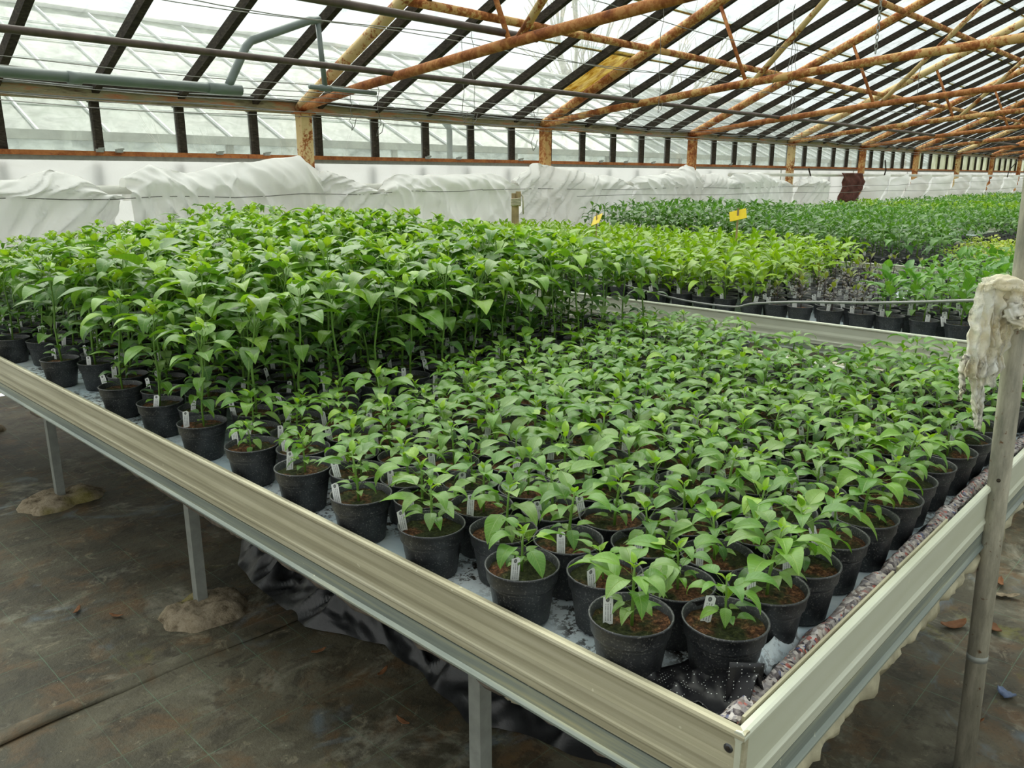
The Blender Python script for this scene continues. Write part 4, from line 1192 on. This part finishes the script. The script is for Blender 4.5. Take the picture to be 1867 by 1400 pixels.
C_LIME = [lin(156, 192, 48), lin(142, 184, 48), lin(132, 176, 50)]
C_MID = [lin(96, 142, 46), lin(108, 152, 48), lin(82, 128, 46), lin(116, 152, 74)]
C_DEEP = [lin(62, 104, 44), lin(72, 114, 48), lin(54, 94, 44)]


def pick(c, r, v=0.12):
    k = r.choice(c); f = 1 + r.uniform(-v, v)
    return (k[0] * f * (1 + r.uniform(-.08, .08)), k[1] * f, k[2] * f * (1 + r.uniform(-.15, .15)), 1)


def make_proto(kind, seed):
    """returns dict: stem mesh, leaves [(family, idx, matrix, colour)]"""
    r = random.Random(seed * 77 + len(kind)); leaves = []; m = MB()
    zs = 0.084
    def leaf(key, pos, azm, L_, tilt, cols):
        i = r.randrange(len(LEAVES[key]))
        mat = Matrix.Translation(pos) @ Matrix.Rotation(azm, 4, 'Z') @ Matrix.Rotation(tilt, 4, 'X') @ Matrix.Scale(L_, 4)
        leaves.append((key, i, mat, pick(cols, r)))
    if kind in ('young', 'seedling'):
        H = r.uniform(0.070, 0.115) if kind == 'young' else r.uniform(0.035, 0.05)
        lean = Vector((r.uniform(-.012, .012), r.uniform(-.012, .012), 0))
        def sp(t_): return Vector((0, 0, zs)) + Vector((0, 0, H)) * t_ + lean * t_ * t_
        m.tube([sp(0) - Vector((0, 0, 0.01)), sp(0.3), sp(0.7), sp(1)], [0.0028, 0.0026, 0.0022, 0.0014], 6)
        n = r.randint(19, 22) if kind == 'young' else 8
        a0 = r.uniform(0, 6.28)
        for i in range(n):
            t_ = 0.10 + 0.86 * (i / (n - 1)) ** 0.85
            az_ = a0 + i * 2.4 + r.uniform(-.25, .25)
            if i < (8 if kind == 'young' else 4):
                L_ = r.uniform(0.028, 0.044) * (1 if kind == 'young' else 0.8); key = r.choice(['flat', 'hang', 'arch']); cols = C_MID + C_DEEP[:1]
            elif i < n - 5:
                L_ = r.uniform(0.048, 0.076) * (1 if kind == 'young' else 0.6); key = r.choice(['arch', 'arch', 'flat', 'hang']); cols = C_MID
            elif i < n - 3:
                L_ = r.uniform(0.042, 0.058) * (1 if kind == 'young' else 0.6); key = r.choice(['arch', 'flat']); cols = C_MID + C_LIME[2:]
            else:
                L_ = r.uniform(0.018, 0.032); key = 'up'; cols = C_LIME[1:] + C_MID[:1]
            leaf(key, sp(t_), az_, L_, r.uniform(-.15, .2), cols)
    elif kind == 'tall':
        H = r.uniform(0.30, 0.38)
        lean = Vector((r.uniform(-.03, .03), r.uniform(-.03, .03), 0))
        def sp(t_): return Vector((0, 0, zs)) + Vector((0, 0, H)) * t_ + lean * t_ * t_ + Vector((0.004 * math.sin(t_ * 9 + seed), 0.004 * math.cos(t_ * 8 + seed), 0))
        m.tube([sp(0) - Vector((0, 0, 0.01)), sp(0.2), sp(0.4), sp(0.6), sp(0.8), sp(1)], [0.0042, 0.004, 0.0037, 0.0033, 0.0027, 0.0018], 6)
        a0 = r.uniform(0, 6.28); n = 19
        for i in range(9):       # side shoots with small leaves at the foot
            t_ = 0.04 + 0.026 * i
            leaf(r.choice(['flat', 'arch', 'slim']), sp(t_), a0 + i * 2.4 + r.uniform(-.4, .4), r.uniform(0.036, 0.060), r.uniform(-.1, .5), C_MID + C_DEEP)
        for i in range(8):
            t_ = 0.27 + 0.05 * i
            leaf(r.choice(['hang', 'arch', 'flat']), sp(t_), a0 + i * 2.4 + 1, r.uniform(0.058, 0.100), r.uniform(-.2, .3), C_DEEP + C_MID)
        for i in range(9):
            t_ = 0.64 + 0.035 * i
            leaf(r.choice(['arch', 'flat', 'arch', 'hang']), sp(t_), a0 + i * 2.4 + r.uniform(-.3, .3), r.uniform(0.100, 0.140), r.uniform(-.15, .25), C_MID + C_LIME[2:])
        for i in range(3):
            leaf('up', sp(0.96 + 0.02 * i), a0 + i * 2.1, r.uniform(0.045, 0.065), r.uniform(-.3, .3), C_LIME)
        # fork at the top
        for s_ in (-1, 1):
            q = sp(0.8); e = q + Vector((math.cos(a0) * 0.03 * s_, math.sin(a0) * 0.03 * s_, 0.07))
            m.tube([q, (q + e) / 2 + Vector((0, 0, 0.004)), e], [0.0022, 0.0018, 0.0012], 5)
            leaf('up', e, a0 + s_, 0.05, 0.1, C_LIME); leaf('arch', e - Vector((0, 0, 0.01)), a0 + s_ * 1.8, r.uniform(0.05, 0.07), 0.2, C_LIME[1:] + C_MID)
    elif kind in ('lime', 'green', 'yellow', 'deep'):
        H = {'lime': r.uniform(0.15, 0.20), 'green': r.uniform(0.15, 0.20), 'yellow': r.uniform(0.06, 0.08), 'deep': r.uniform(0.24, 0.30)}[kind]
        cols = {'lime': [lin(138, 178, 30), lin(150, 186, 38), lin(120, 160, 34)], 'green': [lin(100, 150, 62), lin(112, 160, 66), lin(86, 138, 58)],
                'yellow': [lin(160, 188, 56), lin(140, 178, 56), lin(176, 192, 60)], 'deep': [lin(86, 134, 56), lin(98, 146, 60), lin(72, 118, 52)]}[kind]
        LL = {'lime': (0.085, 0.118), 'green': (0.075, 0.105), 'yellow': (0.05, 0.07), 'deep': (0.08, 0.11)}[kind]
        lean = Vector((r.uniform(-.015, .015), r.uniform(-.015, .015), 0))
        def sp(t_): return Vector((0, 0, zs)) + Vector((0, 0, H)) * t_ + lean * t_
        m.tube([sp(0) - Vector((0, 0, 0.01)), sp(0.5), sp(1)], [0.0035, 0.003, 0.002], 6)
        a0 = r.uniform(0, 6.28); n = 14
        for i in range(n):
            t_ = 0.18 + 0.8 * i / (n - 1)
            L_ = r.uniform(*LL) * (0.62 if i < 4 else (0.55 if i > n - 4 else 1.0))
            key = 'up' if i > n - 4 else (r.choice(['slim', 'flat', 'up']) if kind == 'green' and i > 4 else r.choice(['arch', 'flat', 'hang']))
            leaf(key, sp(t_), a0 + i * 2.4 + r.uniform(-.3, .3), L_, r.uniform(-.1, .35), cols)
    elif kind == 'purple':
        H = r.uniform(0.06, 0.14); a0 = r.uniform(0, 6.28)
        def sp(t_): return Vector((0, 0, zs)) + Vector((0, 0, H)) * t_
        m.tube([sp(0) - Vector((0, 0, 0.01)), sp(1)], [0.0026, 0.0016], 6)
        for i in range(11):
            leaf(r.choice(['slim', 'arch']) if i < 9 else 'up', sp(0.2 + 0.8 * i / 10), a0 + i * 2.4, r.uniform(0.032, 0.052), r.uniform(0, .4),
                 [lin(60, 52, 50), lin(78, 66, 56), lin(52, 44, 48)] if i < 9 else [lin(120, 134, 60)])
    stem = m.mesh('stem', MAT['stem_dark'] if kind == 'purple' else MAT['stem'], True)
    return {'stem': stem, 'leaves': leaves}


PROTO = {k: [make_proto(k, s_) for s_ in range(n)] for k, n in (('young', 10), ('seedling', 3), ('tall', 8), ('lime', 6), ('green', 6), ('yellow', 4), ('deep', 5), ('purple', 4))}


def foliage_np(items, name):
    """one joined mesh of low-detail leaves: items = [(leaves, world matrix)]"""
    Vs = []; Fs = []; Us = []; Cs = []; base = 0
    cache = {}
    for leaves, wm in items:
        for key, i, mt, colr in leaves:
            if (key, i) not in cache:
                v, f, u = LEAVES[key][i][1]
                cache[(key, i)] = (np.array(v), np.array(f), np.array(u))
            v, f, u = cache[(key, i)]
            A = np.array(wm @ mt)
            Vs.append(v @ A[:3, :3].T + A[:3, 3]); Fs.append(f + base); Us.append(u); Cs.append(np.tile(np.array(colr), (len(v), 1)))
            base += len(v)
    V = np.concatenate(Vs); F = np.concatenate(Fs); U = np.concatenate(Us); Cc = np.concatenate(Cs)
    m = bpy.data.meshes.new(name)
    m.vertices.add(len(V)); m.vertices.foreach_set('co', V.astype(np.float32).ravel())
    m.loops.add(F.size); m.loops.foreach_set('vertex_index', F.astype(np.int32).ravel())
    m.polygons.add(len(F)); m.polygons.foreach_set('loop_start', np.arange(0, F.size, 4, dtype=np.int32)); 
    m.update(calc_edges=True)
    m.polygons.foreach_set('use_smooth', np.ones(len(F), dtype=bool))
    ul = m.uv_layers.new(name='UVMap'); ul.data.foreach_set('uv', U[F.ravel()].astype(np.float32).ravel())
    ca = m.color_attributes.new('tint', 'FLOAT_COLOR', 'POINT'); ca.data.foreach_set('color', Cc.astype(np.float32).ravel())
    m.materials.append(MAT['leaf_joined']); m.update()
    return m


# pot, soil and plastic label meshes
pr = [(0.0445, 0.0), (0.0465, 0.002), (0.0560, 0.066), (0.0568, 0.0672), (0.0598, 0.0715), (0.0604, 0.0735), (0.0622, 0.094), (0.0640, 0.0945), (0.0642, 0.0975), (0.0625, 0.0985), (0.0605, 0.0965), (0.0575, 0.074), (0.055, 0.06)]
pot_mesh = MB().lathe(pr, 32).mesh('pot', MAT['pot'], True)
pot_low = MB().lathe([(0.0455, 0), (0.057, 0.072), (0.061, 0.074), (0.0642, 0.098), (0.060, 0.097), (0.056, 0.08)], 14).mesh('pot', MAT['pot'], True)
soils = []
for s_ in range(6):
    def fn(u, v, s_=s_):
        a = u * 2 * PI; r_ = 0.0585 * v
        x, y = r_ * math.cos(a), r_ * math.sin(a)
        z = 0.083 + 0.0035 * mnoise.noise(Vector((x * 60, y * 60, s_))) + 0.0035 * mnoise.noise(Vector((x * 150, y * 150, s_ * 3))) + 0.004 * max(0, mnoise.noise(Vector((x * 28, y * 28, s_ + 5))))
        return (x, y, z)
    soils.append(MB().grid(26, 9, fn).mesh('soil', MAT['soil'], True))
soil_low = MB().lathe([(0.058, 0.083), (0.03, 0.086), (0.001, 0.085)], 12, False, True).mesh('soil', MAT['soil'], True)
def label_mesh(w, h0, h1):
    V = [(-w / 2, 0, h0), (w / 2, 0, h0), (w / 2, 0, h1 - 0.004), (w / 2 - 0.004, 0, h1), (-w / 2, 0, h1 - 0.003)]
    V2 = [(a, 0.0006, c) for a, b, c in V]
    F = [(0, 1, 2, 3, 4), (9, 8, 7, 6, 5)] + [(i, (i + 1) % 5, 5 + (i + 1) % 5, 5 + i) for i in range(5)]
    UV = [(0, 0), (1, 0), (1, .95), (.8, 1), (0, 0.96)] * 2
    m = mesh_uv('plant_label', V, [f[::-1] for f in F], UV, MAT['label'], False)
    m.validate()
    return m
lab_tall = label_mesh(0.0150, 0.070, 0.128)
lab_short = label_mesh(0.021, 0.080, 0.128)


def plant(name, kind, x, y, label, cat='plant', group=None, detail=2, seed=0, scale=1.0, lab=True, bedz=BED, order=('pot', 'soil'), lab_kind=None, rz=None, proto=None):
    r = random.Random(seed)
    root = thing(name, label, cat, (x, y, bedz), r.uniform(0, 2 * PI) if rz is None else rz, group)
    rzv = root.rotation_euler[2]
    link('pot', pot_mesh if detail >= 2 else pot_low, root)
    p = PROTO[kind][r.randrange(len(PROTO[kind])) if proto is None else proto]
    if detail >= 1:
        link('soil', soils[r.randrange(6)] if detail >= 2 else soil_low, root)
    hs_ = Vector((scale, scale, scale))
    if detail >= 1:
        base = Matrix.Translation((r.uniform(-.006, .006), r.uniform(-.006, .006), 0.083 * (1 - scale))) @ Matrix.Rotation(r.uniform(0, 6.28), 4, 'Z') @ Matrix.Scale(scale, 4)
        o = link('stem', p['stem'], root); o.matrix_local = base
    if detail >= 2:
        for key, i, mt, c in p['leaves']:
            o = link('leaf', LEAVES[key][i][0], root, color=c); o.matrix_local = base @ mt
    elif detail == 1:
        link('foliage', p['lomesh'], root).matrix_local = base
    else:
        link('foliage', p['lomesh'], root)
    if lab and r.random() < 0.93:
        # labels face the aisle (towards -x, -y)
        face = math.radians(-45 + r.uniform(-25, 25)) - rzv
        pa = math.radians(150 + r.uniform(-50, 60)) - rzv
        rad = r.uniform(0.034, 0.046)
        o = link('plant_label', lab_short if lab_kind == 'short' else lab_tall, root, (rad * math.cos(pa), rad * math.sin(pa), 0), (math.radians(r.uniform(-14, 6)), math.radians(r.uniform(-14, 10)), face))
    return root


for k in PROTO:
    for p in PROTO[k]:
        p['lomesh'] = foliage_np([(p['leaves'], Matrix.Identity(4))], 'foliage')

seedc = 100
# ---- bench 1, young plants: rows across the bench, counted from the right-hand rail
special = {
    (0, 0): 'short pepper seedling in the corner pot nearest the bench corner',
}
G1 = 'young pepper plants in front part of the nearest bench'
rowsY = [0.500 + 0.113 * k for k in range(13)]
r0 = random.Random(5)
for k, y in enumerate(rowsY):
    xa = 0.985 if k % 2 == 0 else 0.905
    xs = []
    j = 0
    while xa + 0.1305 * j < 2.94:
        xs.append(xa + 0.1305 * j); j += 1
    for j, x in enumerate(xs):
        seedc += 1
        if k == 12 and j in (3, 4, 9): continue
        if k > 2 and j == len(xs) - 1 and r0.random() < 0.4: continue
        if 0.95 < y < 1.35 and x > 2.72: continue
        jx, jy = (r0.uniform(-.006, .006), r0.uniform(-.006, .006))
        sc = 0.94 + r0.uniform(-.17, .15) + (0.12 if x > 1.25 else 0)
        kind = 'young'
        if (k, j) in ((0, 0), (10, 0), (11, 0), (2, 0)) : sc *= 0.80
        lab = 'young pepper plant, %s row from right-hand rail, %s pot in from front rail' % (ordw(k + 1), ordw(j + 1))
        if (k, j) == (0, 0): lab = 'smallest pepper plant, in the pot nearest the bench corner'
        if (k, j) == (1, 0): lab = 'young pepper plant second from corner along the tan rail, orange soil'
        plant('potted_pepper', kind, x + jx, y + jy, lab, 'plant', G1, 2, seedc, sc)

# ---- bench 1, tall plants
G2 = 'tall pepper plants on the nearest bench'
cntt = 0; stuff = []; stuffpots = []
r1 = random.Random(9)
k = 0; y = 2.01
while y < 5.45:
    xa = 0.912 if k % 2 == 0 else 0.985
    j = 0; cnt_row = 0
    while True:
        x = xa + 0.144 * j
        if x > 2.94: break
        yy = y + 0.0 * (x - 0.83)
        drop = (j == 0 and k in (6, 9, 10, 14, 18))
        if not drop:
            cnt_row += 1; seedc += 1
            jx, jy = r1.uniform(-.008, .008), r1.uniform(-.008, .008)
            hgt = (0.90 if (k < 2) else 1.0) * (1 + r1.uniform(-.08, .10)) + (0.10 if k > 8 and x > 1.2 else 0) + (0.04 if x > 1.3 else 0)
            if j == 0 and k < 5: hgt *= 0.82
            tt = max(0.0, min(1.0, (yy - 3.3) / 1.5)); hgt -= tt * 0.40 * max(0.0, min(1.0, (2.75 - x) / 1.4))
            if cntt < 298:
                cntt += 1
                lab = 'tall leafy pepper plant, %s row beyond short ones, %s pot from front rail' % (ordw(k + 1), ordw(cnt_row))
                plant('tall_potted_pepper', 'tall', x + jx, yy + jy, lab, 'plant', G2, 2, seedc, hgt)
            else:
                p = PROTO['tall'][r1.randrange(8)]
                wm = Matrix.Translation((x + jx, yy + jy, BED - 0.083 * (hgt - 1))) @ Matrix.Rotation(r1.uniform(0, 6.28), 4, 'Z') @ Matrix.Scale(hgt, 4)
                stuff.append((p['leaves'], wm)); stuffpots.append((x + jx, yy + jy))
        j += 1
    k += 1; y += 0.138


def pots_joined(name, pts, parent, stems=None):
    m = MB()
    for (x, y) in pts:
        n0 = len(m.v)
        m.lathe([(0.0455, 0), (0.057, 0.072), (0.061, 0.074), (0.0642, 0.098), (0.056, 0.085), (0.001, 0.086)], 9)
        for q in range(n0, len(m.v)):
            v = m.v[q]; m.v[q] = (v[0] + x, v[1] + y, v[2] + BED)
    o = m.build(name, MAT['pot'], parent, True)
    return o


if stuff:
    o = link('tall_pepper_plants', foliage_np(stuff, 'tall_pepper_plants'))
    tag(o, 'mass of tall pepper foliage at the far end of nearest bench', 'plants', None, 'stuff')
    po = pots_joined('pots', stuffpots, o); po['kind'] = 'stuff'

# ---- bench 2
r2 = random.Random(21)
G3 = 'lime green pepper plants on the second bench'
G4 = 'pointed green pepper plants on the second bench'
G5 = 'purple pepper plants on the second bench'
stuff2 = []; pots2 = []
i = 0; x = 3.925
while x < 5.93:
    y = 0.42 + (0.07 if i % 2 else 0)
    c_l = c_g = c_p = 0
    while y < 5.45:
        seedc += 1
        b1_ = 1.95 + 0.10 * (x - 3.9)       # lime beyond this
        b0_ = 1.42 + 0.03 * (x - 3.9)       # purple between
        jx, jy = r2.uniform(-.01, .01), r2.uniform(-.01, .01)
        if y > b1_: kind = 'lime'; c_l += 1
        elif y > b0_: kind = 'purple'; c_p += 1
        else: kind = 'green'; c_g += 1
        row = ordw(i + 1)
        det = 2 if (i < 3 and y < 3.2) else 1
        if kind == 'lime':
            sc = 1.0 + 0.10 * min(1, (y - b1_) / 1.5) + r2.uniform(-.08, .1) + 0.05 * (i > 0)
            if y < 4.8 or i < 4:
                plant('lime_potted_pepper', 'lime', x + jx, y + jy, 'lime green pepper plant on second bench, row %s from its rail, %s past purple ones' % (row, ordw(c_l)), 'plant', G3, det, seedc, sc, lab_kind='short')
            else:
                p = PROTO['lime'][r2.randrange(6)]
                wm = Matrix.Translation((x + jx, y + jy, BED)) @ Matrix.Rotation(r2.uniform(0, 6.28), 4, 'Z') @ Matrix.Scale(1.1, 4)
                stuff2.append((p['leaves'], wm)); pots2.append((x + jx, y + jy))
        elif kind == 'purple':
            if not (i > 4 and r2.random() < 0.5):
                plant('purple_potted_pepper', 'purple', x + jx, y + jy, 'dark purple pepper seedling on second bench, %s row from its rail, %s past pointed-leaved ones' % (row, ordw(c_p)), 'plant', G5, det, seedc, 1.0, lab_kind='short')
        else:
            plant('pointed_potted_pepper', 'green', x + jx, y + jy, 'pointed-leaved green pepper on second bench, %s row from rail, %s from right' % (row, ordw(c_g)), 'plant', G4, det, seedc, 1.0 + r2.uniform(-.1, .08), lab_kind='short')
        y += 0.143
    i += 1; x += 0.140
if stuff2:
    o = link('lime_pepper_plants', foliage_np(stuff2, 'lime_pepper_plants'))
    tag(o, 'lime green pepper foliage at the wall end of the second bench', 'plants', None, 'stuff')
    po = pots_joined('pots', pots2, o); po['kind'] = 'stuff'

# ---- bench 3 and beyond
r3 = random.Random(31)
stuff3 = {}; pots3 = {}
G6 = 'deep green pepper plants on the third bench'
G7 = 'low yellowish plants on the third bench'
i = 0; x = 6.93
while x < 8.9:
    y = 0.65 + (0.07 if i % 2 else 0); cd = cy = 0
    while y < 5.45:
        seedc += 1
        kind = 'yellow' if y < 1.95 + 0.12 * (x - 6.9) else 'deep'
        hgt = 1.0 + r3.uniform(-.08, .08) + (0.0 if kind == 'yellow' else (0.05 if y < 4 else 0.28))
        xx, yy = x + r3.uniform(-.01, .01), y + r3.uniform(-.01, .01)
        if kind == 'yellow': cy += 1
        else: cd += 1
        if i < 4:
            nm = 'yellow_potted_seedling' if kind == 'yellow' else 'deep_green_potted_pepper'
            lab = ('low yellow-green plant on third bench, %s row from its rail, %s from right' if kind == 'yellow' else 'deep green pepper on third bench, %s row from its rail, %s past yellow ones') % (ordw(i + 1), ordw(cy if kind == 'yellow' else cd))
            plant(nm, kind, xx, yy, lab, 'plant', G7 if kind == 'yellow' else G6, 1, seedc, hgt, lab=(i < 1), lab_kind='short')
        else:
            p = PROTO[kind][r3.randrange(len(PROTO[kind]))]
            wm = Matrix.Translation((xx, yy, BED)) @ Matrix.Rotation(r3.uniform(0, 6.28), 4, 'Z') @ Matrix.Scale(hgt, 4)
            stuff3.setdefault(3, []).append((p['leaves'], wm)); pots3.setdefault(3, []).append((xx, yy))
        y += 0.145
    i += 1; x += 0.142
for b in range(7):
    xa = 9.80 + 3.0 * b
    x = xa + 0.12; step = 0.145 if b < 2 else 0.17
    while x < xa + 2.1:
        y = 1.15 if b == 0 else 1.65
        while y < 5.45:
            kind = r3.choice(('green', 'deep', 'deep')) if b % 2 == 0 else r3.choice(('lime', 'green', 'deep'))
            p = PROTO[kind][r3.randrange(len(PROTO[kind]))]
            sc = r3.uniform(0.9, 1.05) * (1.0 if kind == 'deep' else 1.2)
            wm = Matrix.Translation((x + r3.uniform(-.02, .02), y + r3.uniform(-.02, .02), BED)) @ Matrix.Rotation(r3.uniform(0, 6.28), 4, 'Z') @ Matrix.Scale(sc, 4)
            lv = p['leaves'] if b < 2 else p['leaves'][4:]
            stuff3.setdefault(4 + b, []).append((lv, wm))
            if y < 2.6 or x < xa + 0.3: pots3.setdefault(4 + b, []).append((x, y))
            y += step
        x += step
for b in sorted(stuff3):
    o = link('pepper_plants', foliage_np(stuff3[b], 'pepper_plants'))
    tag(o, 'massed green pepper foliage on the %s bench' % ordw(b) + (' behind its front rows' if b == 3 else ' far along the house'), 'plants', None, 'stuff')
    po = pots_joined('pots', pots3[b], o); po['kind'] = 'stuff'
